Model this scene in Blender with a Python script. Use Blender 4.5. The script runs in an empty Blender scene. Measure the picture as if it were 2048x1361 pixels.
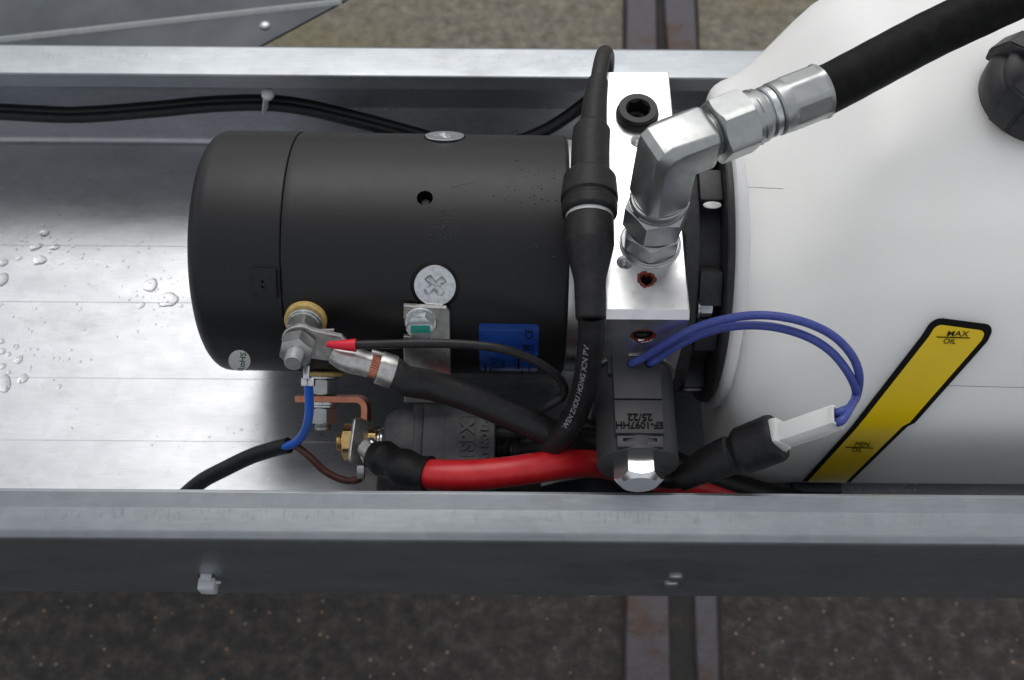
import bpy, bmesh, math, random
from mathutils import Vector, Matrix
from mathutils.bvhtree import BVHTree
from math import sin, cos, pi, radians, sqrt
random.seed(7)
C = bpy.context.scene.collection
S = 0.001                                  # everything is modelled in millimetres, scaled to metres at the end

# ------------------------------------------------------------------ camera
CAM = Vector((0, -299, 518)); TH = radians(30); F = 2200.0; ROLL = 0.0072
fwd = Vector((0, sin(TH), -cos(TH))); up0 = Vector((0, cos(TH), sin(TH))); rt0 = Vector((1, 0, 0))
rt = rt0*cos(ROLL) + up0*sin(ROLL); up = up0*cos(ROLL) - rt0*sin(ROLL)
cd = bpy.data.cameras.new('camera'); cam = bpy.data.objects.new('camera', cd); C.objects.link(cam)
m = Matrix((( rt.x, up.x, -fwd.x, CAM.x*S), (rt.y, up.y, -fwd.y, CAM.y*S), (rt.z, up.z, -fwd.z, CAM.z*S), (0, 0, 0, 1)))
cam.matrix_world = m
cd.sensor_width = 23.6; cd.lens = F/2048*23.6; cd.clip_start = 0.01; cd.clip_end = 200
cd.dof.use_dof = True; cd.dof.focus_distance = 0.465; cd.dof.aperture_fstop = 10
bpy.context.scene.camera = cam

# ------------------------------------------------------------------ light
w = bpy.data.worlds.new('World'); bpy.context.scene.world = w; w.use_nodes = True
nt = w.node_tree; bg = nt.nodes['Background']
sky = nt.nodes.new('ShaderNodeTexSky'); sky.sky_type = 'NISHITA'; sky.sun_disc = False
SUN_EL, SUN_AZ = radians(57), radians(-6)   # azimuth measured from +Y towards +X
sky.sun_elevation = SUN_EL; sky.sun_rotation = SUN_AZ
sky.air_density = 1.0; sky.dust_density = 4.0; sky.ozone_density = 1.0
hs = nt.nodes.new('ShaderNodeHueSaturation'); hs.inputs['Saturation'].default_value = 0.30
ov = nt.nodes.new('ShaderNodeMix'); ov.data_type = 'RGBA'; ov.inputs[0].default_value = .5; ov.inputs[7].default_value = (4.3, 4.45, 4.6, 1)   # even cloud cover over the sky
nt.links.new(sky.outputs[0], hs.inputs['Color']); nt.links.new(hs.outputs[0], ov.inputs[6]); nt.links.new(ov.outputs[2], bg.inputs[0])
bg.inputs[1].default_value = 0.15
sd = bpy.data.lights.new('sun', 'SUN'); sd.energy = 0.62; sd.angle = radians(44); sd.color = (1, .98, .96)
so = bpy.data.objects.new('sun', sd); C.objects.link(so)
sdir = Vector((sin(SUN_AZ)*cos(SUN_EL), cos(SUN_AZ)*cos(SUN_EL), sin(SUN_EL)))
so.rotation_euler = (sdir).to_track_quat('Z', 'Y').to_euler()
vs = bpy.context.scene.view_settings; vs.view_transform = 'Standard'; vs.look = 'None'; vs.exposure = 0.0; vs.gamma = 1.0

# ------------------------------------------------------------------ helpers
def ray(u, v): return rt*(u-1024) + up*(680.5-v) + fwd*F
def Pz(u, v, z): d = ray(u, v); return CAM + d*((z-CAM.z)/d.z)
def Py(u, v, y): d = ray(u, v); return CAM + d*((y-CAM.y)/d.y)
def Px(u, v, x): d = ray(u, v); return CAM + d*((x-CAM.x)/d.x)
AX = Vector((0, 0, 82)); R = 57.0            # motor axis (through y=0,z=82) and radius
def cyl_hit(u, v, r=R):
    d = ray(u, v); a = d.y**2+d.z**2; oy = CAM.y-AX.y; oz = CAM.z-AX.z
    b = 2*(oy*d.y+oz*d.z); c = oy*oy+oz*oz-r*r; q = max(0, b*b-4*a*c); t = (-b-sqrt(q))/(2*a)
    return CAM + d*t
def V(*a): return Vector(a)

def mat(name, col, rough=.5, metal=0, spec=.5, noise=None, bump=None, rvar=None, sss=0, trans=0, ior=1.45, coat=0, extra=None):
    m = bpy.data.materials.new(name); m.use_nodes = True; n = m.node_tree.nodes; l = m.node_tree.links
    b = n['Principled BSDF']; b.inputs['Base Color'].default_value = (*col, 1); b.inputs['Roughness'].default_value = rough
    b.inputs['Metallic'].default_value = metal; b.inputs['Specular IOR Level'].default_value = spec
    b.inputs['IOR'].default_value = ior; b.inputs['Transmission Weight'].default_value = trans; b.inputs['Coat Weight'].default_value = coat
    if sss: b.inputs['Subsurface Weight'].default_value = sss; b.inputs['Subsurface Radius'].default_value = (1, .95, .85); b.inputs['Subsurface Scale'].default_value = .03
    tc = n.new('ShaderNodeTexCoord')
    def tex(scale, stretch=(1, 1, 1), detail=4, rgh=.55):
        mp = n.new('ShaderNodeMapping'); mp.inputs['Scale'].default_value = [1000*s for s in stretch]
        l.new(tc.outputs['Object'], mp.inputs[0]); t = n.new('ShaderNodeTexNoise'); t.inputs['Scale'].default_value = scale
        t.inputs['Detail'].default_value = detail; t.inputs['Roughness'].default_value = rgh; l.new(mp.outputs[0], t.inputs['Vector']); return t
    def ramp(src, stops):
        r = n.new('ShaderNodeValToRGB'); l.new(src, r.inputs[0]); e = r.color_ramp.elements
        while len(e) < len(stops): e.new(.5)
        for i, (p, c) in enumerate(stops): e[i].position = p; e[i].color = (*c, 1) if len(c) == 3 else c
        return r
    if noise:   # (scale, stretch, other colour, lo, hi)
        t = tex(noise[0], noise[1]); r = ramp(t.outputs[0], [(noise[3], col), (noise[4], noise[2])]); l.new(r.outputs[0], b.inputs['Base Color'])
    if rvar:    # (scale, stretch, r0, r1)
        t = tex(rvar[0], rvar[1]); r = n.new('ShaderNodeMapRange'); r.inputs[1].default_value = .3; r.inputs[2].default_value = .7
        r.inputs[3].default_value = rvar[2]; r.inputs[4].default_value = rvar[3]; l.new(t.outputs[0], r.inputs[0]); l.new(r.outputs[0], b.inputs['Roughness'])
    if bump:    # list of (scale, stretch, height in mm)
        prev = None
        for sc, st, h in bump:
            t = tex(sc, st, 3); bn = n.new('ShaderNodeBump'); bn.inputs['Strength'].default_value = 1; bn.inputs['Distance'].default_value = h*S
            l.new(t.outputs[0], bn.inputs['Height'])
            if prev: l.new(prev.outputs[0], bn.inputs['Normal'])
            prev = bn
        l.new(prev.outputs[0], b.inputs['Normal'])
    if extra: extra(m, n, l, b, tc, tex, ramp)
    return m
I3 = (1, 1, 1)
def galv_fn(dark, lite, marks=False):
    def galv_extra(m, n, l, b, tc, tex, ramp):
        # zinc blotches, spangle and fine rolling marks
        t1 = tex(.045, (.35, 1, 1), 6, .65); t2 = tex(.9, (.10, 1, 1), 3); v = n.new('ShaderNodeTexVoronoi'); v.inputs['Scale'].default_value = .16
        mp = n.new('ShaderNodeMapping'); mp.inputs['Scale'].default_value = (1000,)*3; l.new(tc.outputs['Object'], mp.inputs[0]); l.new(mp.outputs[0], v.inputs['Vector'])
        bw = n.new('ShaderNodeRGBToBW'); l.new(v.outputs['Color'], bw.inputs[0]); r3 = ramp(bw.outputs[0], [(.1, (.93,)*3), (.9, (1, 1, 1))])
        r1 = ramp(t1.outputs[0], [(.3, dark), (.7, lite)])
        mx = n.new('ShaderNodeMix'); mx.data_type = 'RGBA'; mx.blend_type = 'MULTIPLY'; mx.inputs[0].default_value = .18
        r2 = ramp(t2.outputs[0], [(.3, (.6, .6, .6)), (.65, (1, 1, 1))]); l.new(r1.outputs[0], mx.inputs[6]); l.new(r2.outputs[0], mx.inputs[7])
        mx2 = n.new('ShaderNodeMix'); mx2.data_type = 'RGBA'; mx2.blend_type = 'MULTIPLY'; mx2.inputs[0].default_value = 1
        l.new(mx.outputs[2], mx2.inputs[6]); l.new(r3.outputs[0], mx2.inputs[7]); l.new(mx2.outputs[2], b.inputs['Base Color'])
        # smudgy darker stain patches
        t3 = tex(.02, (.5, 1, 1), 7, .7); r4 = ramp(t3.outputs[0], [(.56, (1, 1, 1)), (.68, (.80, .79, .77))])
        mx3 = n.new('ShaderNodeMix'); mx3.data_type = 'RGBA'; mx3.blend_type = 'MULTIPLY'; mx3.inputs[0].default_value = 1
        l.new(mx2.outputs[2], mx3.inputs[6]); l.new(r4.outputs[0], mx3.inputs[7]); l.new(mx3.outputs[2], b.inputs['Base Color'])
        if marks:   # chattered press marks left by the rollers along the middle of the rims
            sp = n.new('ShaderNodeSeparateXYZ'); l.new(tc.outputs['Object'], sp.inputs[0]); prev = sp.outputs['Y']
            for op, val in (('ABSOLUTE', 0), ('SUBTRACT', .131), ('ABSOLUTE', 0), ('LESS_THAN', .0024)):
                q = n.new('ShaderNodeMath'); q.operation = op; q.inputs[1].default_value = val; l.new(prev, q.inputs[0]); prev = q.outputs[0]
            t5 = tex(.55, (1, .25, 1), 3, .7); t6 = tex(.012, (1, .1, 1), 2); r5 = ramp(t5.outputs[0], [(.54, (0, 0, 0)), (.64, (1, 1, 1))]); r6 = ramp(t6.outputs[0], [(.42, (0, 0, 0)), (.6, (1, 1, 1))])
            a_ = n.new('ShaderNodeMath'); a_.operation = 'MULTIPLY'; l.new(prev, a_.inputs[0]); l.new(r5.outputs[0], a_.inputs[1])
            b_ = n.new('ShaderNodeMath'); b_.operation = 'MULTIPLY'; l.new(a_.outputs[0], b_.inputs[0]); l.new(r6.outputs[0], b_.inputs[1])
            mx4 = n.new('ShaderNodeMix'); mx4.data_type = 'RGBA'; l.new(b_.outputs[0], mx4.inputs[0]); l.new(mx3.outputs[2], mx4.inputs[6]); mx4.inputs[7].default_value = (.235, .255, .27, 1)
            l.new(mx4.outputs[2], b.inputs['Base Color'])
    return galv_extra
GALV = mat('galvanised', (.6, .62, .64), .3, .64, rvar=(.05, (.4, 1, 1), .24, .34), bump=[(.25, (.2, 1, 1), .015), (2.5, I3, .006)], extra=galv_fn((.45, .465, .49), (.56, .57, .595)))
GALVR = mat('galvanised_rim', (.4, .45, .5), .3, .76, rvar=(.05, (.4, 1, 1), .26, .36), bump=[(.25, (.2, 1, 1), .02), (2.5, I3, .006)], extra=galv_fn((.275, .30, .32), (.36, .38, .40), True))  # same zinc as the pan, darkened in colour to imitate dimmer reflections on the rims
GALVD = mat('galvanised_dull', (.045, .052, .06), .5, .5, noise=(.02, I3, (.075, .085, .095), .35, .7), bump=[(.3, I3, .02)])
ALU = mat('machined_aluminium', (.83, .83, .84), .3, 1, noise=(.12, I3, (.70, .70, .71), .45, .75), rvar=(.08, I3, .24, .40), bump=[(1.2, (8, .25, 1), .0035)])
ZINC = mat('zinc_plate', (.46, .475, .47), .34, .95, noise=(.25, I3, (.40, .415, .405), .35, .7), rvar=(.3, I3, .33, .42), bump=[(1.5, I3, .012)])
ZINCL = mat('zinc_bright', (.68, .70, .71), .28, .95, noise=(.6, I3, (.5, .52, .53), .4, .7), bump=[(2, I3, .008)])
NICK = mat('tinned_lug', (.60, .59, .57), .36, .92, noise=(.3, I3, (.42, .41, .39), .4, .7), bump=[(1.2, I3, .02)])
BLK = mat('motor_black_paint', (.007, .007, .0078), .38, 0, .45, noise=(1.6, I3, (.028, .028, .03), .66, .78), rvar=(.12, I3, .40, .44), bump=[(6, I3, .012)])
PLAST = mat('black_plastic', (.020, .020, .022), .45, 0, noise=(.3, I3, (.032, .032, .035), .4, .7), bump=[(3, I3, .03)])
RUB = mat('black_rubber', (.009, .009, .0095), .5, 0, .35, noise=(.4, I3, (.018, .018, .019), .4, .75), bump=[(1.5, I3, .03)])
CAB = mat('black_cable_jacket', (.011, .011, .0115), .42, 0, .4, noise=(.3, I3, (.019, .019, .020), .45, .7), bump=[(.5, I3, .06), (2.5, I3, .02)])
HOSE = mat('hose_rubber', (.004, .004, .004), .6, 0, .15, noise=(.2, I3, (.010, .010, .010), .4, .7), bump=[(.6, I3, .12)])
RED = mat('red_silicone', (.50, .012, .018), .34, 0, noise=(.15, I3, (.60, .025, .03), .4, .7), bump=[(1, I3, .03)])
REDI = mat('red_vinyl', (.62, .01, .03), .35, 0, bump=[(1, I3, .03)])
BLUEW = mat('blue_wire', (.045, .065, .28), .4, 0, noise=(.3, I3, (.06, .085, .33), .4, .7), bump=[(1, I3, .02)])
BLUEB = mat('bright_blue_wire', (.012, .12, .60), .35, bump=[(1, I3, .02)])
BROWN = mat('brown_wire', (.075, .026, .018), .4, noise=(.3, I3, (.11, .04, .03), .4, .7), bump=[(1, I3, .02)])
COP = mat('copper', (.62, .26, .17), .36, .95, noise=(.3, I3, (.42, .16, .10), .4, .75), bump=[(1, I3, .03)])
BRASS = mat('brass', (.70, .48, .20), .3, 1, noise=(.4, I3, (.50, .33, .13), .4, .75), bump=[(1.5, I3, .01)])
FIB = mat('fibre_washer', (.48, .33, .10), .5, 0, noise=(.5, I3, (.60, .45, .18), .4, .7), bump=[(1, I3, .05)])
WHT = mat('white_nylon', (.78, .79, .76), .38, 0, sss=.3)
NAT = mat('natural_nylon', (.62, .65, .66), .3, 0, sss=.5, coat=.2)
def tank_extra(m, n, l, b, tc, tex, ramp):
    t = tex(.012, I3, 3); r = ramp(t.outputs[0], [(.3, (.84, .835, .81)), (.7, (.88, .88, .86))]); l.new(r.outputs[0], b.inputs['Base Color'])
TANK = mat('milky_polyethylene', (.84, .84, .82), .36, 0, .4, sss=.9, bump=[(.05, I3, .25), (.6, I3, .012)], extra=tank_extra)
YEL = mat('yellow_vinyl', (.72, .50, .002), .32, 0, .4, noise=(.03, I3, (.76, .53, .004), .4, .7), coat=.2)
INK = mat('black_print', (.006, .006, .006), .7, 0, .15)
LABW = mat('white_label', (.68, .69, .66), .4)
LABB = mat('blue_label', (.012, .055, .30), .22, .25, .5, coat=.6, noise=(.05, (1, .1, 1), (.02, .10, .42), .35, .7))
GREEN = mat('green_paint_mark', (.005, .26, .20), .35)
GREY = mat('grey_ink', (.26, .28, .31), .6)
DARK = mat('bore_dark', (.02, .02, .022), .4, .6)
SEAL = mat('red_thread_sealant', (.24, .03, .018), .5, noise=(.8, I3, (.06, .02, .015), .42, .58), bump=[(1.5, I3, .2)])
WATER = mat('rain_water', (1, 1, 1), .02, 0, .5, trans=1, ior=1.33)
def ground_extra(m, n, l, b, tc, tex, ramp):
    big = tex(.004, I3, 6, .65); med = tex(.03, I3, 6, .6); fine = tex(.25, I3, 3); fine2 = tex(.055, I3, 9, .72)
    sep = n.new('ShaderNodeSeparateXYZ'); l.new(tc.outputs['Object'], sep.inputs[0])
    mr = n.new('ShaderNodeMapRange'); mr.inputs[1].default_value = .05; mr.inputs[2].default_value = .45; l.new(sep.outputs['Y'], mr.inputs[0])  # dark near side is painted shade; the far side keeps its sandy tone
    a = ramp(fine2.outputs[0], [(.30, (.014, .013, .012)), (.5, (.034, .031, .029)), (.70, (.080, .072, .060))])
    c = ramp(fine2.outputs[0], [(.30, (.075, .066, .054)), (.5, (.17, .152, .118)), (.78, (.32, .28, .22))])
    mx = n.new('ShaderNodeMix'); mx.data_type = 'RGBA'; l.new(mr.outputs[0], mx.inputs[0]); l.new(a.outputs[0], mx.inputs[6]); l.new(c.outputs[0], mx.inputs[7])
    moss = ramp(big.outputs[0], [(.5, (0, 0, 0)), (.62, (1, 1, 1))]); mm = n.new('ShaderNodeMath'); mm.operation = 'MULTIPLY'; mm.inputs[1].default_value = .35
    m4 = n.new('ShaderNodeMath'); m4.operation = 'MULTIPLY'; l.new(moss.outputs[0], mm.inputs[0]); l.new(mm.outputs[0], m4.inputs[0]); l.new(mr.outputs[0], m4.inputs[1])
    mx2 = n.new('ShaderNodeMix'); mx2.data_type = 'RGBA'; l.new(m4.outputs[0], mx2.inputs[0]); l.new(mx.outputs[2], mx2.inputs[6]); mx2.inputs[7].default_value = (.17, .155, .06, 1)
    v = n.new('ShaderNodeTexVoronoi'); v.inputs['Scale'].default_value = .13; mp = n.new('ShaderNodeMapping'); mp.inputs['Scale'].default_value = (1000,)*3
    l.new(tc.outputs['Object'], mp.inputs[0]); l.new(mp.outputs[0], v.inputs['Vector'])
    spk = ramp(v.outputs['Distance'], [(.12, (1, 1, 1)), (.22, (0, 0, 0))])
    sc = n.new('ShaderNodeSeparateColor'); l.new(v.outputs['Color'], sc.inputs[0]); gt = n.new('ShaderNodeMath'); gt.operation = 'GREATER_THAN'; gt.inputs[1].default_value = .80; l.new(sc.outputs[0], gt.inputs[0])
    mu = n.new('ShaderNodeMath'); mu.operation = 'MULTIPLY'; l.new(spk.outputs[0], mu.inputs[0]); l.new(gt.outputs[0], mu.inputs[1])
    pc = ramp(sc.outputs[1], [(0, (.10, .085, .07)), (.5, (.22, .20, .17)), (.9, (.30, .17, .09))])
    mx3 = n.new('ShaderNodeMix'); mx3.data_type = 'RGBA'; l.new(mu.outputs[0], mx3.inputs[0]); l.new(mx2.outputs[2], mx3.inputs[6]); l.new(pc.outputs[0], mx3.inputs[7])
    l.new(mx3.outputs[2], b.inputs['Base Color'])
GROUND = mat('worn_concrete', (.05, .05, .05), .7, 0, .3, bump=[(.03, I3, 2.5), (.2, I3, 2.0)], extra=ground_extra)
RPL = mat('relay_plastic', (.075, .075, .078), .45, 0, noise=(.25, I3, (.105, .105, .108), .4, .7), bump=[(2.0, I3, .015)])
COILP = mat('coil_plastic', (.030, .030, .033), .44, 0, noise=(2.5, I3, (.052, .052, .056), .45, .75), bump=[(3.5, I3, .05)])
RUST = mat('worn_rail_steel', (.060, .056, .066), .5, .35, noise=(.018, I3, (.055, .032, .024), .48, .62), bump=[(.05, I3, 1.0), (.3, I3, .4)])
SOIL = mat('groove_dirt', (.018, .017, .016), .8, noise=(.05, I3, (.045, .04, .03), .5, .8), bump=[(.1, I3, 2)])

def mesh_obj(name, bm, mt, parent=None, smooth=35, off=None):
    me = bpy.data.meshes.new(name)
    bmesh.ops.recalc_face_normals(bm, faces=bm.faces[:])
    bm.to_mesh(me); bm.free()
    if smooth:
        for p in me.polygons: p.use_smooth = True
        me.set_sharp_from_angle(angle=radians(smooth))
    me.materials.append(mt)
    o = bpy.data.objects.new(name, me); C.objects.link(o)
    if parent:
        o.parent = parent
        root = parent
        while root.parent: root = root.parent
        me.transform(root.matrix_basis.inverted())
    return o
def thing(name, label, cat, loc=(0, 0, 0), group=None, rot=None):
    o = bpy.data.objects.new(name, None); C.objects.link(o); o.empty_display_size = .01; o.location = loc
    if rot: o.rotation_euler = rot
    o['label'] = label; o['category'] = cat
    if group: o['group'] = group
    return o
def tag(o, label, cat, group=None, kind=None):
    o['label'] = label; o['category'] = cat
    if group: o['group'] = group
    if kind: o['kind'] = kind
    return o
def frame(o, ax, ref=None):
    z = Vector(ax).normalized(); r = Vector(ref) if ref else (Vector((1, 0, 0)) if abs(z.x) < .9 else Vector((0, 1, 0)))
    x = (r - z*r.dot(z)).normalized(); y = z.cross(x)
    return Matrix(((x.x, y.x, z.x, o[0]), (x.y, y.y, z.y, o[1]), (x.z, y.z, z.z, o[2]), (0, 0, 0, 1)))
def rings(bm, M, specs, n=48, cap0=True, cap1=True, ph=0):
    prev = None; first = None
    for r, z in specs:
        vs_ = []
        for i in range(n):
            a = 2*pi*i/n + ph; rr = r(a) if callable(r) else r; zz = z(a) if callable(z) else z
            vs_.append(bm.verts.new(M @ Vector((rr*cos(a), rr*sin(a), zz))))
        if prev:
            for i in range(n): bm.faces.new((prev[i], prev[(i+1) % n], vs_[(i+1) % n], vs_[i]))
        else: first = vs_
        prev = vs_
    if cap0: bm.faces.new(first[::-1])
    if cap1: bm.faces.new(prev)
    return bm
def hexr(af, ph=0): return lambda a: af/2/cos(((a-ph) % (pi/3)) - pi/6)
def nut_specs(af, h, c0=True, c1=True, inner=None, ph=0):
    hr = hexr(af, ph); k = .62; s = []
    if inner: s.append((inner, 0))
    s.append((af/2*.97, 0)) if c0 else s.append((hr, 0))
    if c0: s.append((hr, lambda a: (hr(a)-af/2*.97)*k))
    if c1: s.append((hr, lambda a: h-(hr(a)-af/2*.97)*k)); s.append((af/2*.97, h))
    else: s.append((hr, h))
    if inner: s.append((inner, h))
    return s
def nut(M, af, h, inner=None, z0=0, ph=0, bm=None, c0=True, c1=True):
    bm = bm or bmesh.new(); T = M @ Matrix.Translation((0, 0, z0))
    rings(bm, T, nut_specs(af, h, c0, c1, inner, ph), 48, not inner, not inner); return bm
def cyl(M, r, z0, z1, bv=.3, n=48, bm=None, inner=None):
    bm = bm or bmesh.new(); s = [(r-bv, z0), (r, z0+bv), (r, z1-bv), (r-bv, z1)]
    if inner: s = [(inner, z0)] + s + [(inner, z1), (inner, z0)]
    rings(bm, M, s, n, not inner, not inner); return bm
def thread(M, r, z0, z1, pitch=1.2, bm=None, tip=.8):
    bm = bm or bmesh.new(); s = []; z = z0
    while z < z1-tip:
        s += [(r, z), (r, z+pitch*.15), (r*.91, z+pitch*.5), (r*.91, z+pitch*.62)]; z += pitch
    s += [(r*.92, z), (r*.82, z1)]; rings(bm, M, s, 32); return bm
def box(c, s, bv=.5, M=None, bm=None, seg=2):
    b = bmesh.new(); bmesh.ops.create_cube(b, size=1)
    for v in b.verts: v.co = Vector((v.co.x*s[0]+c[0], v.co.y*s[1]+c[1], v.co.z*s[2]+c[2]))
    if bv: bmesh.ops.bevel(b, geom=b.edges[:], offset=bv, segments=seg, affect='EDGES', profile=.6)
    if M: b.transform(M)
    if bm:
        me = bpy.data.meshes.new('t'); b.to_mesh(me); bm.from_mesh(me); bpy.data.meshes.remove(me); b.free(); return bm
    return b
def join(*bms):
    a = bms[0]
    for b in bms[1:]:
        me = bpy.data.meshes.new('t'); b.to_mesh(me); a.from_mesh(me); bpy.data.meshes.remove(me); b.free()
    return a
def plate(out, t, M, bv=.25):
    bm = bmesh.new(); vs_ = [bm.verts.new((x, y, 0)) for x, y in out]; f = bm.faces.new(vs_)
    r = bmesh.ops.extrude_face_region(bm, geom=[f]); bmesh.ops.translate(bm, verts=[v for v in r['geom'] if isinstance(v, bmesh.types.BMVert)], vec=(0, 0, t))
    if bv: bmesh.ops.bevel(bm, geom=[e for e in bm.edges if abs(e.verts[0].co.z-e.verts[1].co.z) < 1e-6], offset=bv, segments=1, affect='EDGES')
    bm.transform(M); return bm
def catmull(pts, k=10):
    P = [Vector(p) for p in pts]; P = [P[0]*2-P[1]] + P + [P[-1]*2-P[-2]]; out = []
    for i in range(1, len(P)-2):
        for j in range(k):
            t = j/k; a, b, c, d = P[i-1:i+3]
            out.append(.5*((2*b)+(c-a)*t+(2*a-5*b+4*c-d)*t*t+(3*b-a-3*c+d)*t**3))
    out.append(P[-2]); return out
def sweep(path, rad, n=20, caps=True, sect=None, ref=None, bm=None):
    """path: points; rad: number or function of 0..1; sect: list of 2D points"""
    bm = bm or bmesh.new(); N = len(path); nrm = None; prev = None
    L = [0]
    for i in range(1, N): L.append(L[-1]+(path[i]-path[i-1]).length)
    for i in range(N):
        t = (path[min(i+1, N-1)]-path[max(i-1, 0)]).normalized()
        if nrm is None:
            nrm = Vector(ref) if ref else (Vector((0, 0, 1)) if abs(t.z) < .9 else Vector((1, 0, 0)))
        nrm = (nrm - t*nrm.dot(t)).normalized(); bi = t.cross(nrm); s = L[i]/L[-1]; r = rad(s) if callable(rad) else rad
        pts = sect if sect else [(cos(2*pi*j/n), sin(2*pi*j/n)) for j in range(n)]
        vs_ = [bm.verts.new(path[i]+nrm*(a*r)+bi*(b*r)) for a, b in pts]; n_ = len(vs_)
        if prev:
            for j in range(n_): bm.faces.new((prev[j], prev[(j+1) % n_], vs_[(j+1) % n_], vs_[j]))
        elif caps: bm.faces.new(vs_[::-1])
        prev = vs_
    if caps: bm.faces.new(prev)
    return bm
def pix(pts): return [Pz(*p) for p in pts]
def tube(pts, r, k=10, n=20, **kw): return sweep(catmull(pts, k), r, n, **kw)
def cut(o, cutters):
    """boolean-difference real holes into a mesh object (cutters are bmeshes in world mm)"""
    root = o
    while root.parent: root = root.parent
    inv = root.matrix_basis.inverted()
    for b in cutters:
        bmesh.ops.recalc_face_normals(b, faces=b.faces[:]); me = bpy.data.meshes.new('cut'); b.to_mesh(me); b.free()
        if root is not o: me.transform(inv)
        co = bpy.data.objects.new('cut', me); C.objects.link(co)
        pm, par = o.matrix_basis.copy(), o.parent; o.parent = None
        md = o.modifiers.new('b', 'BOOLEAN'); md.operation = 'DIFFERENCE'; md.solver = 'EXACT'; md.object = co
        bpy.context.view_layer.update()
        nm = bpy.data.meshes.new_from_object(o.evaluated_get(bpy.context.evaluated_depsgraph_get()))
        o.modifiers.clear(); mt = o.data.materials[0]; o.data = nm; nm.materials.clear(); nm.materials.append(mt)
        nm.polygons.foreach_set('material_index', [0]*len(nm.polygons))
        o.parent = par; o.matrix_basis = pm; bpy.data.objects.remove(co); bpy.data.meshes.remove(me)
        for p in nm.polygons: p.use_smooth = True
        nm.set_sharp_from_angle(angle=radians(30))
def text_bm(s, size, fn, depth=0, bold=0, sub=0, sx=1):
    """flat lettering; fn maps (x,y,z) of the centred text to world"""
    cu = bpy.data.curves.new('txt', 'FONT'); cu.body = s; cu.size = size; cu.align_x = 'CENTER'; cu.align_y = 'CENTER'; cu.extrude = depth; cu.offset = bold; cu.resolution_u = 4
    o = bpy.data.objects.new('txt', cu); C.objects.link(o); bpy.context.view_layer.update()
    me = bpy.data.meshes.new_from_object(o.evaluated_get(bpy.context.evaluated_depsgraph_get())); bm = bmesh.new(); bm.from_mesh(me)
    bpy.data.objects.remove(o); bpy.data.curves.remove(cu); bpy.data.meshes.remove(me)
    for v in bm.verts: v.co = fn(v.co.x*sx, v.co.y, v.co.z)
    return bm
def copies(src, root, places):
    pass
def arc_pts(cx, cy, r, a0, a1, n): return [(cx+r*cos(a0+(a1-a0)*i/n), cy+r*sin(a0+(a1-a0)*i/n)) for i in range(n+1)]
def dens(P, d):
    o = []
    for i, p in enumerate(P):
        q = P[(i+1) % len(P)]; k = max(1, int(math.dist(p, q)/d))
        o += [(p[0]+(q[0]-p[0])*j/k, p[1]+(q[1]-p[1])*j/k) for j in range(k)]
    return o
def rrect(x0, y0, x1, y1, r, n=6):
    o = []
    for cx, cy, a in ((x1-r, y1-r, 0), (x0+r, y1-r, pi/2), (x0+r, y0+r, pi), (x1-r, y0+r, 1.5*pi)): o += arc_pts(cx, cy, r, a, a+pi/2, n)
    return o

# ------------------------------------------------------------------ ground, embedded rail
GZ = -600
def sheet(x0, x1, y0, y1, z, nx=1, ny=1):
    bm = bmesh.new(); g = [[bm.verts.new((x0+(x1-x0)*i/nx, y0+(y1-y0)*j/ny, z)) for i in range(nx+1)] for j in range(ny+1)]
    for j in range(ny):
        for i in range(nx): bm.faces.new((g[j][i], g[j][i+1], g[j+1][i+1], g[j+1][i]))
    return bm
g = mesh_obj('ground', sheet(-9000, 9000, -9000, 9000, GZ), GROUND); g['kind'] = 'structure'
def strip(name, tl, bl, tr, br, z0, z1, mt, kind='structure'):
    a, b, c, d = Pz(bl, 1361, z1), Pz(tl, 0, z1), Pz(tr, 0, z1), Pz(br, 1361, z1)
    pts = [b+(b-a)*3, a+(a-b)*3, d+(d-c)*3, c+(c-b*0-d)*3]
    bm = bmesh.new(); n = 60; lo = []; 
    rows = []
    for i in range(n+1):
        t = i/n; l_ = pts[0].lerp(pts[1], t); r_ = pts[3].lerp(pts[2], t)
        j1 = random.uniform(-1.2, 1.2); j2 = random.uniform(-1.2, 1.2)
        l_ = l_+V(j1, 0, 0); r_ = r_+V(j2, 0, 0)
        rows.append([bm.verts.new(V(l_.x, l_.y, z0)), bm.verts.new(V(l_.x, l_.y, z1-2)), bm.verts.new(V(l_.x+2, l_.y, z1)), bm.verts.new(V(r_.x-2, r_.y, z1)), bm.verts.new(V(r_.x, r_.y, z1-2)), bm.verts.new(V(r_.x, r_.y, z0))])
    for i in range(n):
        for k in range(5): bm.faces.new((rows[i][k], rows[i][k+1], rows[i+1][k+1], rows[i+1][k]))
    o = mesh_obj(name, bm, mt); o['kind'] = kind; return o
strip('rail_groove', 1246, 1244, 1396, 1447, GZ-1, GZ+4, SOIL)
strip('rail_strip', 1252, 1252, 1312, 1344, GZ-1, GZ+12, RUST)
strip('rail_strip', 1330, 1396, 1390, 1441, GZ-1, GZ+11, RUST)

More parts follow.
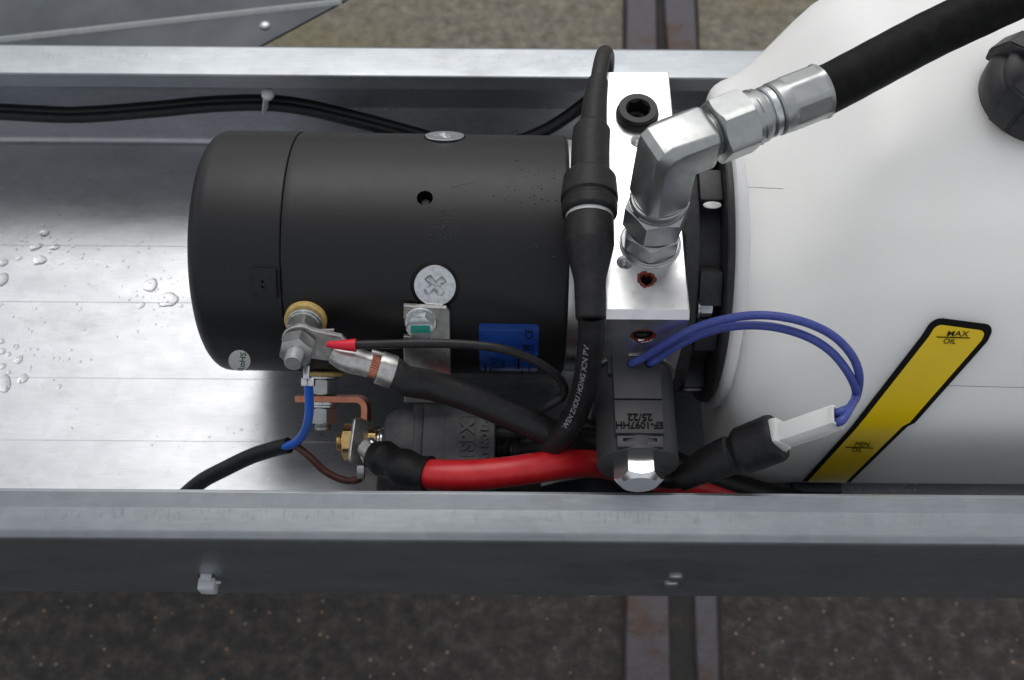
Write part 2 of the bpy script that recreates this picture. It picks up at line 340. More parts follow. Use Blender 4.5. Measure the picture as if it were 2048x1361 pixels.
# ------------------------------------------------------------------ galvanised channel
def fillet(poly, rads, n=6):
    out = []
    for i, p in enumerate(poly):
        p = Vector(p)
        if i in (0, len(poly)-1) or not rads[i]: out.append(p); continue
        a = (Vector(poly[i-1])-p).normalized(); b = (Vector(poly[i+1])-p).normalized(); ang = a.angle(b); d = rads[i]/math.tan(ang/2)
        c = p + (a+b).normalized()*(rads[i]/sin(ang/2)); s = p+a*d; e = p+b*d
        v0 = s-c; v1 = e-c; tot = v0.angle(v1); sg = 1 if v0.x*v1.y-v0.y*v1.x > 0 else -1
        for k in range(n+1):
            t = sg*tot*k/n; out.append(c+Vector((v0.x*cos(t)-v0.y*sin(t), v0.x*sin(t)+v0.y*cos(t))))
    return out
ch = thing('steel_channel', 'long galvanised steel channel with folded rims holding the motor and the tank', 'steel channel', (0, 0, 0))
floor_y = [Pz(200, v, 0).y for v in (492, 605, 757, 882)]
def fold(name, poly, rr, mt, inside):
    pl = fillet(poly, rr, 14); inner = []
    for i, p in enumerate(pl):
        t = (pl[min(i+1, len(pl)-1)]-pl[max(i-1, 0)]).normalized(); inner.append(p+Vector((t.y, -t.x))*inside)
    loop = pl + inner[::-1]; bm = bmesh.new(); prev = None
    for x in (-600, -400, -200, -100, 0, 100, 200, 400, 600):
        vs_ = [bm.verts.new((x, p.x, p.y)) for p in loop]
        if prev:
            for j in range(len(vs_)): bm.faces.new((prev[j], prev[(j+1) % len(vs_)], vs_[(j+1) % len(vs_)], vs_[j]))
        prev = vs_
    return mesh_obj(name, bm, mt, ch, 8)
pf = [(138.3, 30), (138.3, .0)]; rf = [0, 5]
for y in floor_y: pf += [(y+.25, 0), (y, -.05), (y-.25, 0)]; rf += [0, 0, 0]
pf += [(-139.2, 0), (-139.2, 30)]; rf += [5, 0]
fold('floor_pan', pf, rf, GALV, -1.2)
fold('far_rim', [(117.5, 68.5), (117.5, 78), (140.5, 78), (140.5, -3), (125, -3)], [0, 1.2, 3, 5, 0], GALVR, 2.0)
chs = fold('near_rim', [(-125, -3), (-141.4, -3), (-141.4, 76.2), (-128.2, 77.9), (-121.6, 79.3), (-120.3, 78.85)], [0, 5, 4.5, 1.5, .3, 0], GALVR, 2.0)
tp = Py(413, 1150, -141.4)
cut(chs, [box((tp.x, -140, tp.z), (8.5, 12, 3.2), .8)])
for (u, v) in ((1351, 1154), (1342, 1168)):
    p = Py(u, v, -141.4); M = frame(p, (0, -1, 0))
    bm = bmesh.new(); rings(bm, M, [(3.9, -.5), (3.9, .7), (3.4, 1.3), (2.2, 1.8), (.3, 2.0)], 32)
    o = mesh_obj('rivet', bm, ZINC, ch)

# cable tie through the near rim
tie = thing('cable_tie', 'white nylon cable tie head poking out of the outer face of the near rim', 'cable tie', (tp.x, -141.4, tp.z), 'white cable ties')
M = Matrix.Translation(tp)
h = box((0, -3.6, -5.2), (7.6, 5.6, 8.6), .8, M); 
for i in range(5): h = box((.6, -6.5, -3.2-i*1.1), (3.6, .5, .5), .1, M, bm=h)
mesh_obj('tie_head', h, NAT, tie)
mesh_obj('tie_strap', sweep(catmull([tp+V(0, 14, 2), tp+V(0, 3, .5), tp+V(0, -1.2, 0), tp+V(0, -3, -3)], 6), 1, sect=[(-.7, -2.4), (.7, -2.4), (.7, 2.4), (-.7, 2.4)]), NAT, tie)
mesh_obj('tie_tail', box((4.8, -2.8, -2.6), (3.2, 1.2, 1.6), .3, M), NAT, tie)

# plate beyond the far rim
def Pg(u, v): return Pz(u, v, -70)
pp = thing('galvanised_plate', 'dark galvanised sheet with a raised fold lying beyond the far rim', 'metal sheet', Pg(300, 40))
o1 = [Pg(-900, 190), Pg(-900, -400), Pg(1240, -400), Pg(690, 1), Pg(520, 92), Pg(330, 190)]
bm = bmesh.new(); f = bm.faces.new([bm.verts.new(p) for p in o1]); r = bmesh.ops.extrude_face_region(bm, geom=[f])
bmesh.ops.translate(bm, verts=[v for v in r['geom'] if isinstance(v, bmesh.types.BMVert)], vec=(0, 0, -2)); mesh_obj('sheet', bm, GALVD, pp, 0)
ra, rb = Pg(-700, 158), Pg(683, 4)
mesh_obj('fold', sweep([ra.lerp(rb, i/20) for i in range(21)], lambda s: 2.2, sect=[(0, -1.4), (.9, -.7), (1.2, 0), (.9, .7), (0, 1.4)], ref=(0, 0, 1)), ZINC, pp)
o2 = [Pg(-700, 160)+V(0, 0, .2), Pg(683, 7)+V(0, 0, .2), Pg(683, 7)+V(3, -1, -7), Pg(-700, 170)+V(0, -1, -7)]
mesh_obj('rivet', rings(bmesh.new(), frame(Pg(530, 52), (0, 0, 1)), [(4, 0), (3.9, 1), (3, 1.8), (1.5, 2.2)], 24), ZINC, pp)

# ------------------------------------------------------------------ motor
YAW = radians(-.55)
mo = thing('electric_motor', 'matt black cylindrical electric motor lying in the channel', 'electric motor', (-57, 0, 0))
XL, XS, XR = -142, -99.3, 24
MX = frame((0, 0, 82), (1, 0, 0), (0, 0, 1))     # local z = world +x, local x = up
def mring(specs, n=128): bm = bmesh.new(); rings(bm, MX, specs, n); return bm
e = []
for i in range(9):
    a = pi/2*i/8; e.append((R-13+13*sin(a), XL+9-9*cos(a)))
cap = mesh_obj('end_cap', mring([(20, XL+.4), (R-20, XL+.1)]+e+[(R, -102), (R+.05, XS-.5), (R-.3, XS-.15)]), BLK, mo, 40)
bar = mesh_obj('barrel', mring([(R-1, XS), (R-.45, XS+.25)]+[(R-.25, XS+.8+i*(XR-1-XS-.8)/44) for i in range(45)]+[(R-1, XR)]), BLK, mo, 40)
def radial(p):
    r_ = V(0, p.y-AX.y, p.z-AX.z).normalized(); return r_
def mframe(u, v, lift=0):
    p = cyl_hit(u, v); n = radial(p); q = V(p.x, AX.y+n.y*(R+lift), AX.z+n.z*(R+lift)); return frame(q, n, (1, 0, 0)), q, n
Mh, ph_, nh = mframe(850, 395)
Ms, ps, ns = mframe(872, 571)
Mt, pt, n_t = mframe(888, 272)
cuts = [cyl(Mh, 3.5, -8, 3, .1, 40), rings(bmesh.new(), Ms, [(10.6, -2.5), (10.6, 4)], 48), rings(bmesh.new(), Mt, [(9.6, -2.0), (9.6, 4)], 48)]
cut(bar, cuts)
mesh_obj('hole_thread', thread(Mh, 2.0, -7.9, -4.5, .8), DARK, mo)
def pole_screw(M, rot, clip=None):
    T = M @ Matrix.Rotation(rot, 4, 'Z'); bm = bmesh.new()
    # cross recess as a real cut in the head
    def cr(a, w=1.7, l_=5.4):
        x, y = abs(cos(a)), abs(sin(a)); k = max(x, y); q = min(x, y)
        return l_ if q/k < w/l_ else min(l_, w/q) 
    n = 96
    rings(bm, T, [(8.2, -2.4), (8.8, -.9), (9.1, .0), (8.9, .45), (5.6, .5), (lambda a: cr(a), .5), (lambda a: cr(a)*.82, -.9), (lambda a: cr(a)*.4, -1.6), (.9, -1.7), (.6, -2.2)], n)
    return bm
o = mesh_obj('pole_screw', pole_screw(Ms, radians(38)), ZINCL, mo, 30)
o = mesh_obj('pole_screw', pole_screw(Mt, radians(20)), ZINCL, mo, 30)
mesh_obj('end_bracket', mring([(40, 24.05), (54.4, 24.1), (55, 24.8), (55, 33), (54.4, 33.6), (40, 37.9)]), ALU, mo, 40)
# rectangular rubber plug in the end cap
Mp, p_, n_ = mframe(532, 568)
pb = box((0, 0, .9), (10.6, 13.2, 2.8), .7, Mp)
pg = mesh_obj('rubber_plug', pb, RUB, mo)
cut(pg, [cyl(Mp @ Matrix.Translation((-.6, -.1+s*1.2, 0)), .62, 1, 4, .05, 16) for s in (-1, 1)])
# round RoHS sticker and the blue rating label, wrapped on the cylinder
def wrap_fn(u, v, rot, lift=.12, rad=R):
    p = cyl_hit(u, v, rad); n0 = radial(p); a0 = math.atan2(n0.y, n0.z); cr_, sr_ = cos(rot), sin(rot)
    def fn(x, y, z):
        xx, yy = x*cr_-y*sr_, x*sr_+y*cr_
        X = p.x+xx; a = a0 + yy/rad; rr_ = rad+lift+z
        return V(X, AX.y+sin(a)*rr_, AX.z+cos(a)*rr_)
    return fn, p
def grid_patch(fn, inside, w_, h_, nx, ny, t=.1):
    """rounded-rectangle / disc patch: polar fan so that it bends with the surface"""
    bm = bmesh.new(); K = 8; c = bm.verts.new(fn(0, 0, 0)); prev = None; out = inside
    for k in range(1, K+1):
        vs_ = [bm.verts.new(fn(x*k/K, y*k/K, 0)) for x, y in out]; m_ = len(vs_)
        for j in range(m_):
            if prev: bm.faces.new((prev[j], prev[(j+1) % m_], vs_[(j+1) % m_], vs_[j]))
            else: bm.faces.new((c, vs_[j], vs_[(j+1) % m_]))
        prev = vs_
    m_ = len(prev); lo = [bm.verts.new(fn(x, y, -.3)) for x, y in out]
    for j in range(m_): bm.faces.new((prev[j], prev[(j+1) % m_], lo[(j+1) % m_], lo[j]))
    return bm
def on_motor(u, v, lift):
    p = cyl_hit(u, v, R); n = radial(p); return V(p.x, AX.y+n.y*(R+lift), AX.z+n.z*(R+lift))
st = mesh_obj('rohs_sticker', grid_patch(lambda x, y, z: on_motor(481+x*22, 724-y*21, .12+z), [(cos(2*pi*i/48), sin(2*pi*i/48)) for i in range(48)], 0, 0, 0, 0), LABW, mo)
st['label'] = 'round white sticker with green lettering'
cr_, sr_ = cos(radians(82)), sin(radians(82))
mesh_obj('lettering', text_bm('RoHS', 17, lambda x, y, z: on_motor(487+(x*cr_-y*sr_), 727-(x*sr_+y*cr_), .2), bold=.25), mat('green_ink', (.01, .12, .015), .6), st, 0)
fn, p0 = wrap_fn(1020, 705, 0, .12)
x0, x1 = -13.2, 13.2
LAB = mesh_obj('rating_label', grid_patch(fn, dens(rrect(-13.2, -19, 13.2, 18.5, 1.8), 1.2), 0, 0, 0, 0), LABB, mo)
LAB['label'] = 'blue rating label'
def lab_text(s, u, v, size, bold=.02, sx=1):
    f2, _ = wrap_fn(u, v, pi/2, .2); return text_bm(s, size, f2, bold=bold, sx=sx)
bms = [lab_text('CE', 1061, 666, 4.6, .06), lab_text('UK', 1054, 693, 3.2, .12), lab_text('CA', 1065, 693, 3.2, .12), lab_text('STONE', 992, 730, 6.2, -.02, 1.0)]
def bar_bm(u, v, w_, h_):
    f2, _ = wrap_fn(u, v, pi/2, .2); b = bmesh.new(); n = 8
    vs_ = [[b.verts.new(f2(-w_/2+w_*i/n, s*h_/2, 0)) for i in range(n+1)] for s in (-1, 1)]
    for i in range(n): b.faces.new((vs_[0][i], vs_[0][i+1], vs_[1][i+1], vs_[1][i]))
    return b
for (u, v, w_, h_) in ((973, 735, 9, .7), (1005, 728, 10, .35), (1010, 728, 9, .5), (1039, 725, 12, 1.0), (1031, 720, 11, .3), (1061, 735, 7, .5), (1046, 742, 8, .5)): bms.append(bar_bm(u, v, w_, h_))
mesh_obj('lettering', join(*bms), INK, LAB, 0)

# terminal studs
def tframe(x, el):
    n = V(0, -cos(el), sin(el)); q = V(x, AX.y+n.y*R, AX.z+n.z*R); return frame(q, n, (1, 0, 0)), n
def terminal(x, el, seq, L_, r_stud=4.0):
    M, n = tframe(x, el); root = mo
    stud = mesh_obj('terminal_stud', thread(M, r_stud, 0, L_, 1.25), ZINC, mo)
    for kind, z0, a, h_, rot in seq:
        if kind == 'fibre': mesh_obj('fibre_washer', cyl(M, a, z0, z0+h_, .5, 64), FIB, stud)
        if kind == 'washer': mesh_obj('washer', cyl(M, a, z0, z0+h_, .25, 48), ZINCL, stud)
        if kind == 'nut': mesh_obj('nut', nut(M, a, h_, z0=z0, ph=rot), ZINC, stud)
    return M, n
M1, n1 = tframe(-89.5, radians(25))
terminal(-89.5, radians(25), [('fibre', -.8, 9.2, 3.6, 0), ('washer', 2.6, 7.6, 1.6, 0), ('washer', 4.3, 7.0, 1.6, 0), ('nut', 6, 13, 7.2, .3), ('nut', 18.5, 13, 7.5, .25)], 33)
M2, n2 = tframe(-89.3, radians(-29))
terminal(-89.3, radians(-29), [('fibre', 0, 9.4, 2.2, 0), ('washer', 2.2, 7.2, 1.3, 0), ('nut', 3.6, 12, 7.4, .1), ('washer', 14.2, 7.4, 1.6, 0), ('washer', 15.8, 6.6, 1.3, 0), ('nut', 17.2, 12, 7.6, .15)], 28)

# water beads on the motor paint
def dome(bm, M, rx, ry, h_, n=14, m_=5):
    rings(bm, M @ Matrix.Diagonal((rx, ry, h_, 1)), [(cos(pi/2*k/m_*.97), sin(pi/2*k/m_*.97)-.02) for k in range(m_+1)], n)
bm = bmesh.new()
bead = []
for i in range(60):
    u = random.gauss(1060, 45); v = random.uniform(285, 410) if random.random() < .8 else random.uniform(280, 520)
    if not (930 < u < 1135): continue
    bead.append((u, v, random.choice((.22, .28, .35, .42))))
for i in range(9): bead.append((903+i*5.5, 374-i*1.5, random.uniform(.2, .34)))
for i in range(200): bead.append((random.gauss(880, 24), random.gauss(455, 20), random.uniform(.12, .30)))
for u, v, r_ in bead:
    Mb, q, nn = mframe(u, v, -.22); dome(bm, Mb, r_, r_*random.uniform(.9, 1.3), r_*.7, 10, 3)
o = mesh_obj('water_beads', bm, mat('water_on_paint', (.012, .012, .013), .06, coat=.5), mo); o['kind'] = 'stuff'

# ------------------------------------------------------------------ strap bracket with flanged bolt
Mb, nb = tframe(-37.5, radians(25))
br = thing('strap_bracket', 'grey steel strap bracket bolted in front of the motor below the cross head screw', 'bracket', Mb.translation)
def bl(u, v, c=1.2):
    """pixel -> local coords on the bracket plane"""
    n = nb; q = Mb.translation + n*c; d = ray(u, v); t = (q-CAM).dot(n)/d.dot(n); w_ = Mb.inverted() @ (CAM+d*t); return (w_.x, w_.y)
out = [bl(808, 606), bl(808, 633), bl(822, 636), bl(822, 668), bl(808, 667), bl(809, 800), bl(902, 800)] 
a = bl(900, 620); b_ = bl(893, 611); out += [bl(901, 700), a, b_]
mesh_obj('strap', plate(out, 2.2, Mb @ Matrix.Translation((0, 0, 1.2)), .3), NICK, br)
bx, by = bl(842, 643, 3.4)
Mbolt = Mb @ Matrix.Translation((bx, by, 3.4)) @ Matrix.Rotation(radians(-6), 4, 'X')
bolt = mesh_obj('flange_bolt', nut(Mbolt, 10.6, 6.0, z0=1.2, ph=.1, bm=cyl(Mbolt, 7.0, 0, 1.3, .4)), ZINCL, br)
mesh_obj('paint_mark', box((0.3, 0, 7.28), (8.4, 3.6, .22), .08, Mbolt), GREEN, bolt)

# ------------------------------------------------------------------ cables on the upper terminal
def F1(a, b, c): return M1 @ V(a, b, c)
bc = thing('battery_cable', 'thick black battery cable with a crimped silver lug on the upper motor terminal', 'cable', F1(0, 0, 15))
ang = radians(-19); Ml = M1 @ Matrix.Translation((0, 0, 14.6)) @ Matrix.Rotation(ang, 4, 'Z')
out = arc_pts(0, 0, 8.2, radians(70), radians(290), 18) + [(9, -6.8), (15, -5.6), (18.5, -5.8), (18.5, 6.5), (15.5, 8.6), (9, 8.0)]
mesh_obj('lug_plate', plate(out, 2.4, Ml, .4), NICK, bc)
def L1(a, b, c): return Ml @ V(a, b, c)
def lug_sect(s): return 1
bmb = sweep([L1(15.5+i*1.0, -.6, 2.2+.5*min(i, 4)) for i in range(16)], lambda s: 5.2+.5*min(1, s*6)-.2*sin(s*9), 28, ref=(0, 0, 1))
for v in bmb.verts:
    w_ = Ml.inverted() @ v.co
    if w_.z < 0.6: w_.z = .6 + (w_.z-.6)*.35; v.co = Ml @ w_
mesh_obj('crimp_barrel', bmb, NICK, bc)
bm = bmesh.new()
for i in range(26):
    a = 2*pi*i/26; rr_ = 4.6
    p = L1(29.5, -.8+rr_*cos(a), 3.6+rr_*sin(a)); q = L1(36, -.8+rr_*cos(a+.15), 3.6+rr_*sin(a+.15)); sweep([p, q], .75, 6, bm=bm)
mesh_obj('copper_strands', join(bm, sweep([L1(29.5, -.8, 3.6), L1(36, -.8, 3.6)], 4.4, 20)), COP, bc)
bmc = bmesh.new()
sweep([L1(34.2, -1, 3.6), L1(35.0, -1, 3.6), L1(41.0, -1.4, 3.6), L1(41.8, -1.4, 3.6)], lambda s: 7.3 if 0 < s < 1 else 6.7, 40, bm=bmc)
bmc = box((32.5, 5.2, 2.6), (6, 2.2, 1.6), .4, Ml, bm=bmc); bmc = box((40, -6.9, 6.2), (6.2, 1.1, 2.6), .4, Ml, bm=bmc)
mesh_obj('crimp_clamp', bmc, NICK, bc)
pth = [L1(34.4, -1, 3.6), L1(41, -1.4, 3.6)] + pix([(812, 762, 98), (870, 773, 92), (950, 799, 86), (1040, 838, 78), (1110, 868, 70), (1185, 886, 58), (1290, 905, 36), (1420, 960, 22), (1560, 1000, 14), (1760, 1045, 12)])
mesh_obj('jacket', tube(pth, 6.7, 10, 28), CAB, bc)

sw = thing('sense_wire', 'thin black wire with a red insulated terminal leaving the upper motor terminal', 'wire', F1(8, 3, 15))
Mr = M1 @ Matrix.Translation((0, 0, 13.2))
mesh_obj('ring_tongue', plate(arc_pts(0, 0, 6.6, radians(40), radians(330), 16)+[(14, .8), (14, 4.6)], 1.1, Mr, .2), NICK, sw)
p0, p1 = F1(12, 2.8, 15), Pz(714, 690, 118)
mesh_obj('red_sleeve', sweep([Pz(655, 689, 117), Pz(668, 690, 117.5), Pz(690, 691, 118), Pz(712, 691, 118)], lambda s: 1.3+1.6*s, 20), REDI, sw)
mesh_obj('wire', tube(pix([(706, 690, 118), (760, 689, 119), (850, 687, 121), (940, 690, 120), (1010, 700, 117), (1075, 725, 110), (1120, 760, 100), (1126, 790, 92), (1090, 815, 84), (1030, 850, 62)]), 1.95, 10, 16), CAB, sw)

# control cable: sheath, blue and brown cores
cc = thing('control_cable', 'black sheathed control cable running under the near rim with blue and brown cores', 'cable', Pz(575, 893, 45))
sh = tube(pix([(578, 891, 46), (545, 899, 42), (500, 914, 36), (450, 938, 30), (405, 962, 24), (365, 995, 16), (320, 1040, 8)]), lambda s: 3.8, 10, 24)
mesh_obj('sheath', sh, CAB, cc)
mesh_obj('blue_core', tube(pix([(616, 760, 104), (618, 790, 94), (618, 830, 78), (610, 862, 62), (592, 885, 52), (560, 897, 45)]), 2.0, 10, 16), BLUEB, cc)
bmf = box((0, 0, 0), (2.6, 6, 1.2), .3, frame(Pz(613, 745, 108), (0, -.35, .94))); 
cl_ = frame(Pz(617, 765, 104), (0, -.4, .92))
bmf = join(bmf, box((-1.5, 0, 1.2), (2.6, 3.6, 2.6), .7, cl_), box((1.5, 0, 1.2), (2.6, 3.6, 2.6), .7, cl_), box((0, 0, -.6), (5.4, 3.4, 3.2), .8, cl_))
mesh_obj('crimp_terminal', bmf, ZINCL, cc)
mesh_obj('brown_core', tube(pix([(566, 890, 46), (590, 892, 49), (620, 915, 48), (650, 943, 44), (685, 960, 42), (712, 961, 44), (724, 953, 46)]), 1.75, 10, 16), BROWN, cc)
mb_ = frame(Pz(722, 940, 48), (0, -.5, .85))
mesh_obj('crimp_terminal', join(box((0, -1, 0), (3.6, 6.5, 3.6), .8, mb_), box((0, 4.5, -.5), (2.6, 6, 1.2), .3, mb_)), NICK, cc)

# ------------------------------------------------------------------ relay and copper bar
rl = thing('relay', 'black moulded relay box with raised lettering in front of the motor', 'relay', (-26, -89, 2))
RT = 60; TY, TZ = -82.0, 45.0
mesh_obj('base_plate', box((-26, -95, 6), (82, 46, 6), 2.2), RPL, rl)
b = box((-24, -88, 31), (33.5, 38, 58), 1.2); b = box((-43.2, -88, 30), (4.8, 40, 56), .8, bm=b); b = box((-19.2, -88, 31.4), (23, 38.8, 58.2), .7, bm=b)
mesh_obj('case', b, RPL, rl)
Mn = frame((-45, TY, TZ), (-1, 0, 0), (0, 0, 1))
bm = bmesh.new(); sq = lambda k: (lambda a: k*13.2/ (abs(cos(a))**5+abs(sin(a))**5)**.2)
rings(bm, Mn, [(sq(1.02), 0), (sq(1), 5), (sq(.97), 9), (sq(.86), 12.5), (sq(.6), 14.8), (sq(.35), 15.2)], 48)
mesh_obj('terminal_boss', bm, RPL, rl)
bm = cyl(Mn, 6.8, 15, 16.4, .3); bm = cyl(Mn, 6.2, 16.6, 17.8, .3, bm=bm); mesh_obj('washer', bm, ZINCL, rl)
mesh_obj('brass_nut', nut(Mn, 12.6, 4.2, z0=18, ph=.2), BRASS, rl)
mesh_obj('brass_nut', nut(Mn, 15.5, 8.0, z0=26, ph=.2), BRASS, rl)
mesh_obj('brass_stud', thread(Mn, 4.4, 14, 37, 1.25), BRASS, rl)
def top_text(s, u, v, size, z, rot, depth=.35, bold=.0, sx=1):
    c = Pz(u, v, z); cr_, sr_ = cos(rot), sin(rot)
    return text_bm(s, size, lambda x, y, zz: V(c.x+x*cr_-y*sr_, c.y+x*sr_+y*cr_, z+zz), depth, bold, sx=sx)
TZt = 60.5
LET = [top_text('SPX', 935, 873, 9.2, TZt, pi/2, 1.1, .25, 1.0), top_text('PART NO EF-1097', 970, 874, 4.8, TZt, pi/2, 1.0, .22, .95)]
a, b_ = Pz(918, 912, TZt), Pz(951, 833, TZt); w_, h_ = abs(b_.x-a.x), abs(b_.y-a.y); cx, cy = (a.x+b_.x)/2, (a.y+b_.y)/2
for c, s in (((cx, cy+h_/2, TZt), (w_, .8, 1)), ((cx, cy-h_/2, TZt), (w_, .8, 1)), ((cx-w_/2, cy, TZt), (.8, h_, 1)), ((cx+w_/2, cy, TZt), (.8, h_, 1))): LET.append(box(c, s, .15))
mesh_obj('raised_lettering', join(*LET), RPL, rl, 30)
# hidden-side cable gland (crumpled tape) at the right of the relay
def crum(s): return 5.6+.7*sin(s*34)+.4*sin(s*61)
mesh_obj('taped_lead', tube(pix([(985, 905, 48), (1010, 903, 50), (1040, 903, 52), (1062, 902, 54)]), crum, 12, 24), mat('pvc_tape', (.012, .012, .013), .22), rl)
mesh_obj('upper_lead', tube(pix([(985, 868, 50), (1030, 870, 50), (1080, 876, 46), (1150, 890, 36)]), 4.2, 8, 18), RUB, rl)

bb = thing('copper_bar', 'bent bare copper bar joining the lower motor terminal to the relay', 'copper bar', (-75, -69, 60))
pth = [M2 @ V(x, 0, 12.6) for x in (-13, -6, 2, 8, 12.5)] + [M2 @ V(15.7+4*sin(a), 0, 16.6-4*cos(a)) for a in (0.05, .4, .8, 1.2, 1.5)]
xe = pth[-1].x; q_ = pth[-1]; pth += [V(xe+.2, q_.y-3, q_.z-1.5), V(xe+.3, -76, 43), V(xe+.3, -86, 40)]
mesh_obj('bar', sweep(pth, 1, sect=[(-6.5, -1.4), (-6.2, -1.6), (6.2, -1.6), (6.5, -1.4), (6.5, 1.4), (6.2, 1.6), (-6.2, 1.6), (-6.5, 1.4)], ref=(0, -.5, .87)), COP, bb, 30)

# ------------------------------------------------------------------ red cable
rc = thing('red_cable', 'thick red cable with black heat shrink lug on the brass relay terminal', 'cable', Pz(735, 900, 45))
pl0 = V(-70.2, TY, TZ)
Mlg = frame(pl0+V(1.2, -1, 4), (.72, -.08, .68), (0, 1, 0))
out = rrect(-13, -9, 9.5, 8, 2.5)
mesh_obj('lug_plate', plate(out, 1.8, Mlg, .3), NICK, rc)
mesh_obj('lug_barrel', tube(pix([(733, 893, 54), (745, 905, 55), (760, 915, 56)]), 5.0, 6, 24), NICK, rc)
bmv = tube(pix([(742, 886, 57), (750, 896, 57)]), 2.3, 4, 16); bmv = join(bmv, tube(pix([(740, 918, 52), (750, 924, 52)]), 2.3, 4, 16)); mesh_obj('rivet_end', bmv, ZINCL, rc)
def shr(s): return 6.6+.9*sin(min(1, s*2.3)*pi/1.3)*(s < .6) + (1.2*(s-.25) if s > .25 else 0) - .5*math.exp(-((s-.42)/.05)**2)
mesh_obj('heat_shrink', tube(pix([(745, 908, 56), (772, 920, 58), (800, 933, 62), (830, 944, 65), (858, 950, 67)]), lambda s: 6.0+2.2*min(1, s*5) + .5*sin(s*13) - .5*math.exp(-((s-.45)/.06)**2), 12, 32), RUB, rc)
mesh_obj('jacket', tube(pix([(848, 948, 66.5), (880, 951, 68), (940, 951, 68.5), (1010, 945, 68), (1080, 935, 66), (1140, 926, 62), (1190, 926, 55), (1240, 936, 44), (1320, 958, 30), (1420, 985, 20), (1520, 1015, 12)]), lambda s: 6.9+.1*sin(s*20), 12, 32), RED, rc)

# ------------------------------------------------------------------ manifold block
mf = thing('manifold_block', 'machined aluminium manifold block between the motor and the tank', 'manifold', (48, -3, 40))
ZT = 140.0
bm = bmesh.new(); bx0, bx1, by0, by1 = 38.0, 71.6, -69, 62.8
bk = box(((bx0+bx1)/2, (by0+by1)/2, 91), (bx1-bx0, by1-by0, 98), 0, None)
ed = [e for e in bk.edges if all(v.co.y < by0+.1 and v.co.z > 139 for v in e.verts)]
bmesh.ops.bevel(bk, geom=ed, offset=3.0, segments=1, affect='EDGES')
ed = [e for e in bk.edges if abs((e.verts[0].co-e.verts[1].co).z) < .1 and min(v.co.z for v in e.verts) > 130 and not all(v.co.y < by0+4 for v in e.verts)] 
bmesh.ops.bevel(bk, geom=ed, offset=.5, segments=1, affect='EDGES')
blk = mesh_obj('block', bk, ALU, mf, 20)
def topM(u, v): return frame(Pz(u, v, ZT), (0, 0, 1), (1, 0, 0))
H1, H2, H3 = topM(1276, 283), topM(1250, 525), topM(1293, 559)
dirF = (0, -1, 0); H4 = frame(Py(1286, 672, by0), dirF, (1, 0, 0)); PL = topM(1274, 232)
FT = frame(V(57.5, -33.5, ZT), (0, 0, 1), (1, 0, 0))
def cone_cut(M, r, dep): return rings(bmesh.new(), M, [(r*.1, -dep-1.5), (r, -dep), (r, -.8), (r+.9, .01), (r+.9, 1)], 40)
cut(blk, [cone_cut(H1, 2.6, 7), cone_cut(H2, 2.6, 7), cone_cut(H3, 2.9, 9), cone_cut(H4, 4.6, 14), cyl(PL, 6.5, -12, 2, .1)])
def bore(M, r, dep, mt, turns=6):
    bm = bmesh.new(); s = []; p = dep/turns
    for i in range(turns+1): s += [(r*.99, -dep+i*p), (r*.84, -dep+i*p+p*.5)]
    s = [q for q in s if q[1] < -.9]; rings(bm, M, s, 32, True, False); return bm
mesh_obj('threaded_hole', bore(H1, 2.6, 6.5, ALU, 5), ALU, mf); mesh_obj('threaded_hole', bore(H2, 2.6, 6.5, ALU, 5), ALU, mf)
def seal(M, r0, r1):
    bm = bmesh.new(); rr_ = lambda k, q: (lambda a: k+.28*sin(3*a+q)+.2*sin(7*a+q*2)+.15*sin(13*a))
    rings(bm, M, [(rr_(r0, .3), -1.6), (rr_(r0+.25, .3), .15), (rr_(r1, 1.1), .22), (rr_(r1+.2, 1.1), -.05), (rr_(r1, 1.1), -1)], 48, False, False); return bm
sl = mesh_obj('plugged_port', bore(H3, 2.4, 8, DARK, 5), DARK, mf); mesh_obj('thread_sealant', seal(H3, 2.5, 3.8), SEAL, sl)
sl = mesh_obj('front_port', bore(H4, 4.5, 13, DARK, 6), DARK, mf); mesh_obj('thread_sealant', seal(H4, 4.4, 5.0), SEAL, sl)
hx = hexr(9.0, .25)
bm = bmesh.new(); rings(bm, PL, [(6.3, -3), (9.6, .02), (9.6, 2.0), (9.2, 2.5), (8.6, 2.7), (8.6, 3.2), (8.9, 3.5), (8.9, 4.6), (8.5, 5.2), (5.6, 5.2), (5.3, 4.9), (hx, 3.9), (hx, -2.5), (2, -3.5), (.5, -3.6)], 72)
mesh_obj('hex_socket_plug', bm, mat('black_oxide', (.018, .018, .019), .35, .4, bump=[(1.5, I3, .02)]), mf, 30)
# little rain marks on the block
bm = bmesh.new()
for u, v, r_ in ((1247, 156, 1.0), (1249, 176, .7), (1229, 179, .5), (1221, 181, .4), (1214, 180, .4), (1232, 172, .25), (1270, 311, .5)): dome(bm, topM(u, v), r_, r_*1.2, r_*.22)
for i in range(160): dome(bm, topM(random.uniform(1335, 1372), 0) if 0 else frame(Pz(random.gauss(1335, 22), random.uniform(500, 622), ZT), (0, 0, 1)), *(lambda q: (q, q, q*.35))(random.uniform(.10, .26)), 8, 2)
wb = mesh_obj('water_beads', bm, WATER, mf); wb['kind'] = 'stuff'

